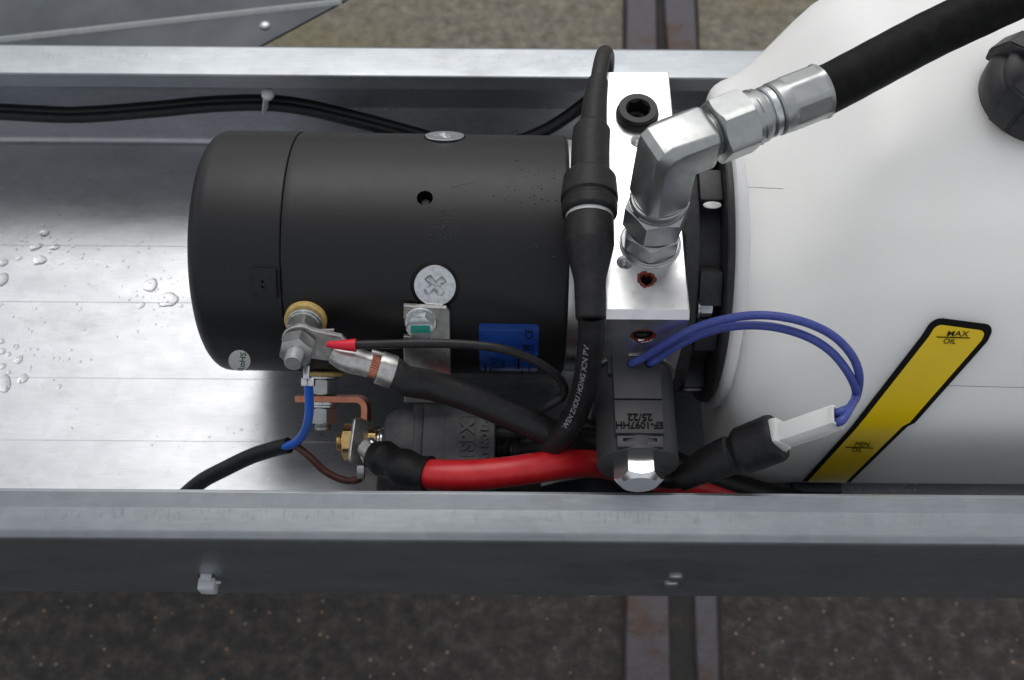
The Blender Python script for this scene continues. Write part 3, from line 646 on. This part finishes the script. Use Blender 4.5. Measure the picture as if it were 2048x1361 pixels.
# ------------------------------------------------------------------ black adapter flange
AXP = V(0, 0, 82)
def XF(x): return frame((x, 0, 82), (1, 0, 0), (0, 0, 1))
af = thing('adapter_flange', 'round black plastic flange clamping the white tank to the aluminium block', 'flange', (82, 0, 12))
bm = bmesh.new(); rings(bm, XF(0), [(42, 71.8), (63, 71.8), (64.5, 73), (64.5, 78), (64, 78.8), (54, 79), (54, 89.2), (67.5, 89.2), (69.5, 89.8), (70, 90.5), (70, 92.2), (69.2, 92.8), (50, 92.8)], 128)
mesh_obj('flange_body', bm, PLAST, af)
for k in range(18):
    a = 2*pi*k/18+.12
    if k % 3 == 1: continue
    M = XF(84) @ Matrix.Rotation(a, 4, 'Z')
    mesh_obj('pad', box((59, 0, 0), (13, 15, 9.8), 1.2, M), PLAST, af)
for (u, v) in ((1409, 443), (1384, 736)):
    p = Px(u, v, 84); n = radial(p); q = AXP+n*65.6; q.x = 84
    mesh_obj('pad_hole', rings(bmesh.new(), frame(q, n, (1, 0, 0)), [(lambda a: 3.9/sqrt(cos(a)**2+(sin(a)/.40)**2), -.4), (lambda a: 3.9/sqrt(cos(a)**2+(sin(a)/.40)**2), .1), (lambda a: 3.6/sqrt(cos(a)**2+(sin(a)/.40)**2), .25)], 32), WHT, af)
for (u, v) in ((1404, 606), (1376, 228)):
    p = Px(u, v, 82); n = radial(p); q = V(79, 0, 82)+n*61; M = frame(q, (1, 0, 0), n)
    bo = mesh_obj('hex_bolt', join(cyl(M, 5.2, 0, 1.2, .3), nut(M, 8.2, 5.2, z0=1.2, ph=.3)), ZINCL, af)

# ------------------------------------------------------------------ oil tank
tk = thing('oil_tank', 'milky white plastic oil tank with a yellow dipstick sticker at the right', 'oil tank', (180, 10, 2))
def spline2(poly, sub): 
    return poly
full = [(-78, 3), (-85, 5), (-88, 12), (-88.5, 40), (-88, 74), (-87.5, 81.5), (-84.5, 88), (-77, 101), (-66, 117), (-50, 134), (-28, 149), (0, 158), (35, 162), (70, 161), (100, 155), (118, 143), (126, 125), (127, 105), (124, 92), (106, 86), (104, 60), (104, 14), (98, 5), (85, 3), (0, 3)]
def resample(poly, n=160, closed=True):
    P = [Vector(p) for p in poly]; P.append(P[0]); L = [0]
    for i in range(1, len(P)): L.append(L[-1]+(P[i]-P[i-1]).length)
    out = []; j = 0
    for k in range(n):
        s = L[-1]*k/n
        while L[j+1] < s: j += 1
        out.append(P[j].lerp(P[j+1], (s-L[j])/(L[j+1]-L[j])))
    return out
def sm(P, it):
    for _ in range(it): n = len(P); P = [(P[i-1]+P[i]*2+P[(i+1) % n])/4 for i in range(n)]
    return P
base = sm(resample(full, 200), 5)
def ss(a, b, x): t = min(1, max(0, (x-a)/(b-a))); return t*t*(3-2*t)
bm = bmesh.new(); prev = None
XT = [98, 99, 101, 104, 108, 112, 117, 123, 130, 138, 146, 155, 165, 180, 200, 230, 270, 320, 360, 372, 378]
for x in XT:
    row = []
    e_ = ss(97, 106, x)             # end-face rounding
    hgt = ss(100, 165, x)
    for p in base:
        y, z = p
        # low shoulder near the neck growing to the full section
        zt = 1 - (1-hgt)*.30*max(0, (z-60)/100)*1.0
        zz = 3+(z-3)*zt
        yy = y if y < 0 else y*(1-.26*(1-ss(100, 160, x))*ss(30, 120, y))
        if y < 0: yy = y*(1-.06*(1-ss(98, 125, x)))
        c = V(0, 10, 78); k = (.86+.14*sqrt(max(0, 1-(1-min(1, (x-97)/9))**2))) if x < 372 else (1-.05*(x-366)/6)
        row.append(bm.verts.new((x, c.y+(yy-c.y)*k, c.z+(zz-c.z)*k)))
    if prev:
        for j in range(len(row)): bm.faces.new((prev[j], prev[(j+1) % len(row)], row[(j+1) % len(row)], row[j]))
    else: bm.faces.new(row[::-1])
    prev = row
bm.faces.new(prev)
body = mesh_obj('tank_body', bm, TANK, tk, 60)
neck = mesh_obj('neck_ring', rings(bmesh.new(), XF(0), [(50, 92.9), (70, 93), (72.3, 93.8), (73, 95.2), (72.6, 97.2), (69, 98.4), (64, 99.5), (60, 101)], 128), TANK, tk)
mesh_obj('neck_rib', box((108, -62, 44), (22, 10, 2.4), .8), TANK, tk)
wm = body.data.copy(); wm.transform(tk.matrix_basis); bmt = bmesh.new(); bmt.from_mesh(wm); BV = BVHTree.FromBMesh(bmt)
def on_tank(u, v, lift=.25):
    d = ray(u, v).normalized(); h = BV.ray_cast(CAM, d)
    return h[0]+h[1]*lift if h[0] else Pz(u, v, 80)
# yellow sticker: strip in surface columns between its two long edges
Lp = [(1866, 634), (1842, 672), (1708, 845), (1702, 853), (1604, 962)]
Rp = [(1990, 650), (1975, 682), (1830, 845), (1815, 852), (1700, 964)]
def seg(P, t):
    L_ = [0]
    for i in range(1, len(P)): L_.append(L_[-1]+math.dist(P[i], P[i-1]))
    s = t*L_[-1]
    for i in range(1, len(P)):
        if s <= L_[i]+1e-6: q = (s-L_[i-1])/(L_[i]-L_[i-1]); return (P[i-1][0]+(P[i][0]-P[i-1][0])*q, P[i-1][1]+(P[i][1]-P[i-1][1])*q)
def st_fn(lift):
    def fn(a, t):
        l_, r_ = seg(Lp, t), seg(Rp, t); u = l_[0]+(r_[0]-l_[0])*a; v = l_[1]+(r_[1]-l_[1])*a; return on_tank(u, v, lift)
    return fn
def strip_patch(fn, a0, a1, t0, t1, ra, rt_, na=24, nt_=130):
    bm = bmesh.new(); rows = []
    for j in range(nt_+1):
        t = t0+(t1-t0)*(j/nt_)**1.3; q = 1
        k = 1 - max(0, 1-(t-t0)/rt_); k = 1-sqrt(max(0, 1-min(1, k)**2)) if 0 else sqrt(max(0, 1-(1-min(1, (t-t0)/rt_))**2)); ins = ra*(1-k)
        rows.append([bm.verts.new(fn(a0+ins+(a1-a0-2*ins)*i/na, t)) for i in range(na+1)])
    for j in range(nt_):
        for i in range(na): bm.faces.new((rows[j][i], rows[j][i+1], rows[j+1][i+1], rows[j+1][i]))
    return bm
sk = mesh_obj('sticker_border', strip_patch(st_fn(.35), 0, 1, 0, 1, .16, .05), INK, tk); sk['label'] = 'black border of the oil level sticker'
sy = mesh_obj('level_sticker', strip_patch(st_fn(.55), .11, .90, .034, 1, .10, .03), YEL, tk); sy['label'] = 'yellow oil level sticker with MAX and MIN marks'
def tank_text(s, u, v, size, shear=0.0, bold=.3, sx=1):
    return text_bm(s, size, lambda x, y, z: on_tank(u+x*sx-y*shear*-1, v-y+x*.03, 1.0), bold=bold)
def tbar(u, v, w_, h_):
    b = bmesh.new(); n = 10; vs_ = [[b.verts.new(on_tank(u-w_/2+w_*i/n, v+s*h_/2+(i-5)*.03*w_/n, 1.0)) for i in range(n+1)] for s in (-1, 1)]
    for i in range(n): b.faces.new((vs_[0][i], vs_[0][i+1], vs_[1][i+1], vs_[1][i]))
    return b
mesh_obj('lettering', join(tank_text('MAX', 1914, 667, 15, .35, .06, 1.35), tbar(1905, 674, 66, 2.0), tank_text('OIL', 1898, 682, 14, .35, .06, 1.2)), INK, sy, 0)
mesh_obj('lettering', join(tank_text('MIN', 1724, 886, 14, .4, .0, 1.2), tbar(1718, 892, 56, 1.8), tank_text('OIL', 1713, 897, 12, .4, .05, 1.1)), INK, sy, 0)
for P_ in ([(1442, 372), (1480, 373), (1520, 375), (1566, 378)], [(1836, 770), (1900, 772), (1980, 774), (2060, 777), (2200, 780)]):
    mesh_obj('mould_seam', sweep([on_tank(u, v, -.27) for u, v in [(P_[0][0]+(P_[-1][0]-P_[0][0])*i/24, P_[0][1]+(P_[-1][1]-P_[0][1])*i/24) for i in range(25)]], .31, 8), TANK, tk)
# filler cap
cz = on_tank(2072, 195, 0); nrm = V(-.05, -.12, 1).normalized(); Mc = frame(cz+nrm*1.0, nrm, (1, 0, 0))
tcp = thing('filler_cap', 'black screw cap with raised grip wings on top of the white tank', 'cap', cz)
bm = bmesh.new(); rings(bm, Mc, [(24, -3), (24.5, 0), (24.5, 7), (23, 10), (20, 12.5), (19, 13), (18.6, 13.2), (18.2, 17), (16, 18.4), (4, 18.8)], 96)
mesh_obj('cap_body', bm, PLAST, tcp)
for k in range(4):
    M = Mc @ Matrix.Rotation(radians(38+90*k), 4, 'Z')
    bw = bmesh.new(); pts = [(3, 12), (26.5, 2), (27, 9), (21, 20), (14, 22.5), (3, 22.5)]
    f = [bw.verts.new((x, -5, z)) for x, z in pts]; ff = bw.faces.new(f); r = bmesh.ops.extrude_face_region(bw, geom=[ff]); bmesh.ops.translate(bw, verts=[v for v in r['geom'] if isinstance(v, bmesh.types.BMVert)], vec=(0, 10, 0))
    bmesh.ops.bevel(bw, geom=bw.edges[:], offset=.7, segments=2, affect='EDGES'); bw.transform(M); mesh_obj('grip_wing', bw, PLAST, tcp)

# ------------------------------------------------------------------ hydraulic hose with elbow
X0, Y0 = 57.5, -33.5; ZE = 199.5
hh = thing('hydraulic_hose', 'black hydraulic hose with a zinc plated elbow fitting rising from the aluminium block', 'hydraulic hose', (X0, Y0, ZT))
VM = frame((X0, Y0, ZT), (0, 0, 1), (1, 0, 0))
ad = mesh_obj('adapter', join(cyl(VM, 12.4, .05, 1.8, .4), nut(VM, 21.5, 9.5, z0=1.8, ph=.42), cyl(VM, 8.8, 11, 16, .2), thread(VM, 8.2, 11, 14)), ZINC, hh, 30)
mesh_obj('sealing_washer', cyl(VM, 12.9, .02, .9, .3), NICK, ad)
nm_ = nut(VM, 23, 13, z0=14.2, ph=.12); rings(nm_, VM, [(11.3, 27), (11.4, 30.5), (11, 31.4), (10.4, 31.6), (10.2, 32.4), (9.6, 32.6)], 48)
swn = mesh_obj('swivel_nut', nm_, ZINC, hh, 30)
nk = bmesh.new()
for a0 in range(8):
    a = a0*pi/4; pts = [VM @ V(11.45*cos(a+q*.06), 11.45*sin(a+q*.06), 28.4) for q in range(9)]; sweep(pts, 1, sect=[(-.3, -.3), (.3, -.3), (.3, .3), (-.3, .3)], ref=(0, 0, 1), bm=nk)
mesh_obj('crimp_marks', nk, ZINC, swn)
dA = V(.905, .425, .03).normalized()
E0 = V(X0, Y0, ZE)
sidev = V(0, 0, 1).cross(dA).normalized(); ew = 10.6
dh = V(dA.x, dA.y, 0).normalized(); eb = bmesh.new()
sec = [(1, -.72), (1, .70), (.74, 1), (-.74, 1), (-1, .70), (-1, -.72), (-.74, -.96), (.74, -.96)]
def erow(f): return [eb.verts.new(f(a*ew*.92, b*ew*.92)) for a, b in sec]
rows = [erow(lambda a, b: V(X0, Y0, ZT+30.5)+sidev*a*.9-dh*b*.9), erow(lambda a, b: V(X0, Y0, ZT+33.5)+sidev*a-dh*b), erow(lambda a, b: E0+sidev*a+(V(0, 0, 1)-dh)*b),
        erow(lambda a, b: E0+dh*15.2+sidev*a+V(0, 0, 1)*b), erow(lambda a, b: E0+dh*17+sidev*a*.88+V(0, 0, 1)*b*.88)]
for q in range(4):
    for j in range(8): eb.faces.new((rows[q][j], rows[q][(j+1) % 8], rows[q+1][(j+1) % 8], rows[q+1][j]))
eb.faces.new(rows[0][::-1]); eb.faces.new(rows[4]); bmesh.ops.recalc_face_normals(eb, faces=eb.faces[:])
out_e = [e for e in eb.edges if e.verts[0] in rows[2] and e.verts[1] in rows[2] and all(sec[rows[2].index(v)][1] > .5 for v in e.verts)]
bmesh.ops.bevel(eb, geom=out_e, offset=6.5, segments=3, affect='EDGES', profile=.5)
bmesh.ops.bevel(eb, geom=[e for e in eb.edges if len(e.link_faces) == 2 and e.calc_face_angle(0) > radians(32)], offset=.7, segments=2, affect='EDGES', profile=.5)
mesh_obj('elbow', eb, ZINC, hh, 22)
HM = frame(E0, dA, (0, 0, 1))
ne = thread(HM, 8.7, 13.5, 26, 1.25); mesh_obj('elbow_thread', ne, ZINC, hh, 30)
nb2 = nut(HM, 22.5, 14.5, z0=19.0, ph=.35, inner=8.4); rings(nb2, HM, [(10.4, 33), (10.5, 38.5), (10, 39.6), (9, 39.8), (8.9, 41)], 48)
hn = mesh_obj('hose_nut', nb2, ZINC, hh, 30)
nk = bmesh.new()
for a0 in range(6):
    a = a0*pi/3; pts = [HM @ V(10.5*cos(a+q*.07), 10.5*sin(a+q*.07), 36.4) for q in range(9)]; sweep(pts, 1, sect=[(-.3, -.3), (.3, -.3), (.3, .3), (-.3, .3)], ref=dA, bm=nk)
mesh_obj('crimp_marks', nk, ZINC, hn)
mesh_obj('tail_collar', join(cyl(HM, 8.6, 39, 47, .3), cyl(HM, 9.9, 41.2, 44.2, .5)), ZINCL, hh)
def crimp(k):
    def f(a):
        q = ((a) % (pi/4)) - pi/8; r_ = 10.7*cos(pi/8)/cos(q)*1.02
        g_ = .25 if abs(abs(q)-pi/8) < .035 else 0
        return min(r_, 11.1)*k - g_
    return f
bm = bmesh.new(); rings(bm, HM, [(8.5, 44.6), (9.6, 44.7), (10.3, 45.4), (10.4, 49), (crimp(.985), 50.2), (crimp(1), 51.5), (crimp(1), 62), (crimp(.995), 64.5), (10.9, 65.6), (10.2, 66.2), (9.4, 66.3)], 96)
mesh_obj('ferrule', bm, ZINC, hh, 25)
h0 = E0+dA*64.5
hp = [h0, h0+dA*8] + [Pz(1850, 76, 206), Pz(1960, 24, 210), Pz(2060, -22, 214), Pz(2200, -85, 220), Pz(2400, -170, 225)]
mesh_obj('hose', tube(hp, lambda s: 9.55+.05*sin(s*90), 14, 32), HOSE, hh)

# ------------------------------------------------------------------ inline connector on the vertical cable
vc = thing('connector_cable', 'black cable with an inline sealed connector crossing over the left side of the aluminium block', 'cable', Pz(1182, 400, 140))
def Z(*p): return Pz(*p)
mesh_obj('upper_lead', tube(pix([(1188, 262, 156), (1190, 210, 156), (1196, 165, 155), (1203, 125, 152), (1208, 108, 144), (1212, 108, 132), (1215, 118, 110), (1212, 150, 80), (1195, 185, 62), (1160, 215, 52), (1125, 240, 46), (1080, 266, 42), (1020, 285, 40), (900, 288, 34)]), lambda s: 3.6, 12, 20), CAB, vc)
def ctube(name, pts, prof, mt, k=10, n=40):
    P = catmull([Z(*p) for p in pts], k)
    return mesh_obj(name, sweep(P, prof, n, ref=(1, 0, 0)), mt, vc, 30)
def steps(tab):
    def f(s):
        for i in range(1, len(tab)):
            if s <= tab[i][0]: a, b_ = tab[i-1], tab[i]; return a[1]+(b_[1]-a[1])*(s-a[0])/max(1e-6, b_[0]-a[0])
        return tab[-1][1]
    return f
ctube('shrink_sleeve', [(1196, 160, 155.5), (1189, 215, 156), (1186, 262, 156)], steps([(0, 4.0), (.03, 4.6), (.9, 5.9), (1, 6.2)]), RUB, 12)
ctube('connector_shell', [(1184, 250, 156), (1181, 300, 156), (1180, 372, 156)], steps([(0, 5.2), (.03, 6.6), (.10, 8.0), (.97, 8.3), (1, 8.0)]), RUB, 20)
ctube('ring_glint_band', [(1180, 349.5, 156), (1180, 380, 155.9)], 8.4, WHT, 6)  # thin white band painted in for the glint on the ring's upper edge
ctube('white_seal', [(1179, 420, 155.2), (1179, 436.5, 154.5)], 9.75, WHT, 6)
ctube('seal_ring', [(1180, 353, 156), (1179, 385, 155.8), (1179, 410, 155.5), (1179, 433, 155)], steps([(0, 9.0), (.02, 10.2), (.08, 11.0), (.6, 11.9), (.64, 11.0), (.70, 10.9), (.74, 11.6), (.93, 11.4), (.97, 11.1), (1, 10.4)]), RUB, 20)
def fac(r): return lambda a: r*(1+.035*cos(6*a))
ctube('tapered_boot', [(1179, 434, 154.6), (1179, 500, 152.5), (1180, 570, 149.5), (1182, 640, 145)], steps([(0, 8.9), (.035, 10.0), (.28, 10.1), (.34, 9.6), (.62, 6.6), (.66, 6.4), (.985, 6.1), (1, 5.6)]), RUB, 20, 14)
vp = [(1183, 630, 145), (1181, 690, 132), (1172, 760, 112), (1155, 820, 92), (1132, 862, 80), (1098, 893, 68), (1060, 902, 57), (1035, 905, 52)]
mesh_obj('lower_lead', tube([Z(*p) for p in vp], lambda s: 5.35, 12, 28), CAB, vc)
VP = catmull([Z(*p) for p in vp], 24)
# printing along the lower lead: follows the jacket, readable from the camera, running upwards
Lc = [0]
for i in range(1, len(VP)): Lc.append(Lc[-1]+(VP[i]-VP[i-1]).length)
def on_cable(s, side, r_=5.35):
    j = 0
    while j < len(Lc)-2 and Lc[j+1] < s: j += 1
    p = VP[j].lerp(VP[j+1], (s-Lc[j])/max(1e-6, Lc[j+1]-Lc[j])); t = (VP[min(j+2, len(VP)-1)]-VP[max(j-1, 0)]).normalized()
    to = (CAM-p).normalized(); to = (to-t*to.dot(t)).normalized(); lat = to.cross(t).normalized(); a = side/r_
    return p+(to*cos(a)+lat*sin(a))*(r_+.06)
s_mid = 34
tl = text_bm('WEN ZHOU HONG XIN PV', 3.1, lambda x, y, z: on_cable(s_mid-x*1.0+4, -(y)+0.6*0-1.6, 5.35), bold=.06, sx=1.42)
mesh_obj('printing', tl, GREY, vc, 0)

# ------------------------------------------------------------------ harness along the far wall
hw = thing('twin_harness', 'pair of black cables running along the inside of the far channel wall', 'cable', Pz(400, 215, 40))
def hz(dv, dz): return [(-300, 215+dv, 40+dz), (-120, 221+dv, 40+dz), (0, 226+dv, 40+dz), (150, 232+dv, 38+dz), (300, 222+dv, 40+dz), (420, 211+dv, 42+dz), (530, 208+dv, 44+dz), (610, 217+dv, 44+dz), (700, 238+dv, 42+dz), (790, 262+dv, 38+dz), (880, 288+dv, 32+dz), (1000, 330+dv, 22+dz)]
mesh_obj('cable', tube(pix(hz(4, 0)), 3.1, 10, 20), CAB, hw)
mesh_obj('cable', tube(pix(hz(-8, 1)), 3.1, 10, 20), CAB, hw)
t2 = thing('cable_tie', 'white cable tie around the twin black cables below the far rim', 'cable tie', Pz(534, 208, 50), 'white cable ties')
ht = Pz(536, 189, 60)
bm = bmesh.new(); rings(bm, frame(ht, (0, -.35, .94)), [(1.2, -2.6), (3.0, -1.8), (3.7, 0), (3.4, 1.4), (2.2, 2.5), (.6, 2.9)], 24)
mesh_obj('tie_head', bm, WHT, t2)
mesh_obj('tie_strap', sweep(catmull(pix([(534, 188, 58), (532, 199, 54), (530.5, 212, 50), (530, 222, 44), (531, 226, 36)]), 6), 1, sect=[(-.5, -2), (.5, -2), (.5, 2), (-.5, 2)], ref=(0, .3, 1)), NAT, t2)

# ------------------------------------------------------------------ solenoid coil
sv = thing('solenoid_coil', 'black solenoid coil with a silver hex end nut on the front of the block', 'solenoid', (1.2+50, -90, 88))
SXc = Pz(1279, 800, 107).x; SZc = 89.5; SM = frame((SXc, by0, SZc), (0, -1, 0), (0, 0, 1))
bm = bmesh.new(); rings(bm, SM, [(8, .5), (16.2, .6), (17, 1.6), (17.2, 41.2), (17.3, 41.5), (17.3, 43.0), (16.8, 43.5), (12, 43.7)], 72)
mesh_obj('coil_body', bm, COILP, sv)
mesh_obj('flange_washer', rings(bmesh.new(), SM, [(9, 0), (18.6, .1), (18.6, .55), (9, .6)], 48), ZINC, sv)
yb0, yb1, yb2, yb3 = Pz(1279, 702, 107.5).y, Pz(1279, 799, 107.5).y, Pz(1279, 868, 107.5).y, Pz(1279, 888, 106.5).y
wx = 20.2
top1 = box((SXc-.6, (yb0+yb1)/2, 99.9), (wx, yb0-yb1-.5, 15.6), .5)
bt = mesh_obj('terminal_housing', top1, COILP, sv)
cut(bt, [cyl(frame(Pz(u, 728, 107.7), (0, 0, 1)), 2.0, -4, 1, .05, 24) for u in (1263, 1298)])
mesh_obj('marking_plate', box((SXc-.6, (yb1+yb2)/2, 99.8), (wx, yb1-yb2-.5, 15.4), .5), COILP, sv)
b3 = mesh_obj('slotted_end', box((SXc-.6, (yb2+yb3)/2-.8, 98.6), (wx-1.2, yb2-yb3+1.2, 15.8), .5), COILP, sv)
cut(b3, [box((SXc-.6, (yb2+yb3)/2-.3, 106.5), (14, 1.7, 4), .1)])
pc_ = Pz(1222, 732, 102); mesh_obj('side_clip', box((pc_.x, pc_.y, pc_.z), (3.4, 11, 6), 1.0), COILP, sv)
mesh_obj('printing', join(top_text('25/22', 1280, 834, 4.6, 107.75, pi, .2, .09), top_text('EF-1097HH', 1279, 850, 4.3, 107.75, pi, .2, .09, .98)), INK, sv, 0)
NMx = frame((SXc, by0-43.4, SZc+1.5), (0, -1, 0), (0, 0, 1))
bm = bmesh.new(); hr_ = hexr(18.2, pi/6)
rings(bm, NMx, [(hr_, 0), (hr_, lambda a: 8.0-(hr_(a)-9.1)*.9), (9.0, 8.2), (7.6, 9.4), (6, 9.5)], 72)
mesh_obj('hex_nut', bm, mat('satin_aluminium', (.86, .86, .87), .22, 1, bump=[(.8, I3, .01)]), sv, 25)
# blue leads of the coil, white plug and rubber boot
bl_ = thing('blue_lead_pair', 'two blue wires arching from the black coil to the small white plug', 'wire', Pz(1500, 640, 140))
w1 = [(1259, 731, 100), (1264, 727, 108), (1290, 713, 114), (1340, 682, 126), (1400, 653, 136), (1465, 636, 142), (1530, 631, 146), (1600, 642, 146), (1660, 668, 142), (1700, 706, 136), (1718, 748, 128), (1714, 790, 118), (1702, 812, 126)]
w2 = [(1295, 731, 100), (1300, 727, 107), (1322, 713, 112), (1362, 688, 121), (1420, 663, 130), (1480, 652, 136), (1545, 654, 140), (1610, 672, 140), (1660, 702, 136), (1695, 744, 129), (1712, 782, 121), (1706, 806, 113), (1697, 817, 124)]
pA, pB = Pz(1540, 880, 100), Pz(1680, 833, 128); dp = (pB-pA).normalized(); Lb = (pB-pA).length
PM = frame(pA, dp, V(0, 0, 1)-dp*dp.z)      # local x = up
e1, e2 = pB+dp*1+PM.col[1].xyz*2.0, pB+dp*1-PM.col[1].xyz*2.0
mesh_obj('wire', tube(pix(w1)+[e1, e1-dp*4], 1.75, 10, 16), BLUEW, bl_); mesh_obj('wire', tube(pix(w2)+[e2, e2-dp*4], 1.75, 10, 16), BLUEW, bl_)
wp = thing('white_plug', 'small white two pin plug pushed into the black rubber boot', 'plug', pA, )
bw = box((0, 0, Lb/2+1), (7.6, 8.2, Lb-3), .8, PM); bw = join(bw, box((.6, -.6, 5), (11, 11.5, 6), 1.8, PM), box((-4.0, 2.2, Lb/2-4), (3.0, 2.2, Lb-10), .5, PM))
plug = mesh_obj('plug_body', bw, WHT, wp)
cut(plug, [box((0, 0, Lb+1), (6.0, 6.6, 9), .3, PM)])
mesh_obj('socket_floor', box((0, 0, Lb-3.6), (5.9, 6.5, .6), .1, PM), DARK, wp)
bo_ = thing('boot_connector', 'black rubber connector boot lying before the white tank with its lead running left', 'connector', Z(1480, 900, 92))
c1 = catmull([Z(1360, 962, 72), Z(1400, 938, 79), Z(1450, 915, 87), Z(1500, 896, 94), Z(1556, 874, 102)], 14)
mesh_obj('boot', sweep(c1, steps([(0, 5.0), (.22, 7.0), (.30, 7.6), (.52, 8.4), (.555, 8.5), (.565, 7.6), (.60, 7.6), (.62, 9.0), (.66, 10.2), (.97, 10.4), (1, 9.8)]), 20), RUB, bo_, 30)
mesh_obj('inner_seal', cyl(PM, 8.3, -5, 3.2, .5), NAT, bo_, 30)
mesh_obj('lead', tube(pix([(1385, 945, 77), (1350, 957, 70), (1310, 950, 66), (1270, 925, 50), (1220, 895, 42), (1180, 860, 40), (1120, 840, 40)]), 4.8, 10, 20), CAB, bo_)
# grey round plate lying on the channel floor below the nut, and tank foot bracket
fp = thing('floor_bracket', 'grey steel bracket on the channel floor below the hex nut', 'bracket', Pz(1290, 960, 10))
pe = Pz(1240, 950, 9); o_ = [(pe.x+60*t/10*1.0, -((6*t)**2)/260) for t in range(-10, 11)]
mesh_obj('foot_plate', plate([(x, y) for x, y in o_ if True]+[(pe.x+60, -26), (pe.x-60, -26)], 6, Matrix.Translation((0, pe.y, 2)), .4), GALVD, fp)
tb = thing('tank_support', 'dark steel angle under the front edge of the white tank', 'bracket', Pz(1650, 975, 2))
q = Pz(1630, 972, 2); mesh_obj('angle', box((q.x, q.y+4, 3.2), (24, 18, 6), .6), GALVD, tb)

# ------------------------------------------------------------------ rain drops on the channel floor
drops = [(89, 467, 11, 9), (72, 494, 14, 9), (110, 495, 11, 7), (80, 521, 14, 12), (38, 517, 7, 5), (5, 526, 12, 9), (2, 560, 16, 16), (301, 571, 15, 16), (337, 600, 20, 18), (281, 611, 9, 8), (32, 694, 6, 6), (37, 720, 9, 9), (3, 683, 6, 6), (4, 703, 7, 7), (5, 733, 7, 7), (46, 758, 10, 11), (8, 768, 14, 20), (118, 774, 5, 5), (362, 612, 5, 4), (160, 618, 5, 4), (17, 709, 5, 5), (44, 481, 4, 3), (147, 494, 4, 3), (339, 555, 4, 4), (18, 745, 4, 4), (276, 641, 3, 3)]
first = None
for i, (u, v, a, b_) in enumerate(drops):
    c = Pz(u, v, 0.05); k = (518/ (F*.93))
    if first is None:
        bm = bmesh.new(); dome(bm, Matrix.Identity(4), 1, 1, .17, 28, 7); 
        for w_ in bm.verts:
            a0 = math.atan2(w_.co.y, w_.co.x); q = 1+.09*sin(2*a0+1)+.06*sin(3*a0+2)+.03*sin(5*a0); w_.co.x *= q; w_.co.y *= q
        o = mesh_obj('rain_drop', bm, WATER); first = o
    else: o = first.copy(); C.objects.link(o)
    o.location = c; o.scale = (a*k, b_*k*1.15, min(a, b_)*k)
    o.rotation_euler = (0, 0, random.choice((0, pi))+random.uniform(-.4, .4))
    size = 'large' if a >= 14 else ('medium' if a >= 9 else ('small' if a >= 5 else 'tiny'))
    zone = lambda d: 2 if d[0] > 200 else (0 if d[1] < 570 else 1)
    mates = sorted([d for d in drops if zone(d) == zone(drops[i])], key=lambda d: (d[1], d[0])); k_ = mates.index(drops[i])
    words = ('topmost', 'second from top', 'third from top', 'fourth from top', 'fifth from top', 'sixth from top', 'seventh from top', 'eighth from top', 'ninth from top', 'tenth from top', 'eleventh from top', 'twelfth from top')
    where = ('in the upper left floor cluster', 'in the lower left floor cluster', 'beside the motor end')[zone(drops[i])]
    tag(o, size+' clear rain drop, '+('lowest' if k_ == len(mates)-1 else words[k_])+' '+where, 'rain drop', 'rain drops on the channel floor')
bm = bmesh.new()
for i in range(380):
    c = random.choice(((90, 500, 60, 26), (330, 600, 60, 40), (60, 720, 50, 50), (150, 620, 110, 120), (230, 460, 120, 60), (560, 850, 60, 40)))
    u, v = random.gauss(c[0], c[2]), random.gauss(c[1], c[3])
    if not (-20 < u < 368 and 300 < v < 970) and c[0] != 560: continue
    r_ = random.choice((.25, .35, .5, .75)); dome(bm, Matrix.Translation(Pz(u, v, 0.02)), r_, r_*random.uniform(.8, 1.2), r_*.25, 12, 3)
tag(mesh_obj('fine_droplets', bm, WATER), 'fine spray of tiny water droplets on the channel floor', 'water', kind='stuff')
bm = bmesh.new()
for i in range(150):
    u, v = random.uniform(0, 700), random.uniform(300, 975); p = Pz(u, v, .02)
    rings(bm, Matrix.Translation(p) @ Matrix.Rotation(random.random()*6, 4, 'Z') @ Matrix.Diagonal((1, random.uniform(.4, 1), 1, 1)), [(random.uniform(.08, .28), 0), (.06, .08)], 6)
tag(mesh_obj('dirt_specks', bm, mat('grit', (.10, .09, .08), .8)), 'scattered dark grit specks on the channel floor', 'dirt', kind='stuff')

mo.rotation_euler.z = YAW
# ------------------------------------------------------------------ millimetres to metres
bpy.context.view_layer.update()
seen = set()
for o in C.objects:
    if o.type == 'MESH':
        if o.data.name not in seen: seen.add(o.data.name); o.data.transform(Matrix.Diagonal((S, S, S, 1)))
        o.location = o.location*S
    elif o.type == 'EMPTY': o.location = o.location*S
for me in list(bpy.data.meshes):
    if me.users == 0: bpy.data.meshes.remove(me)
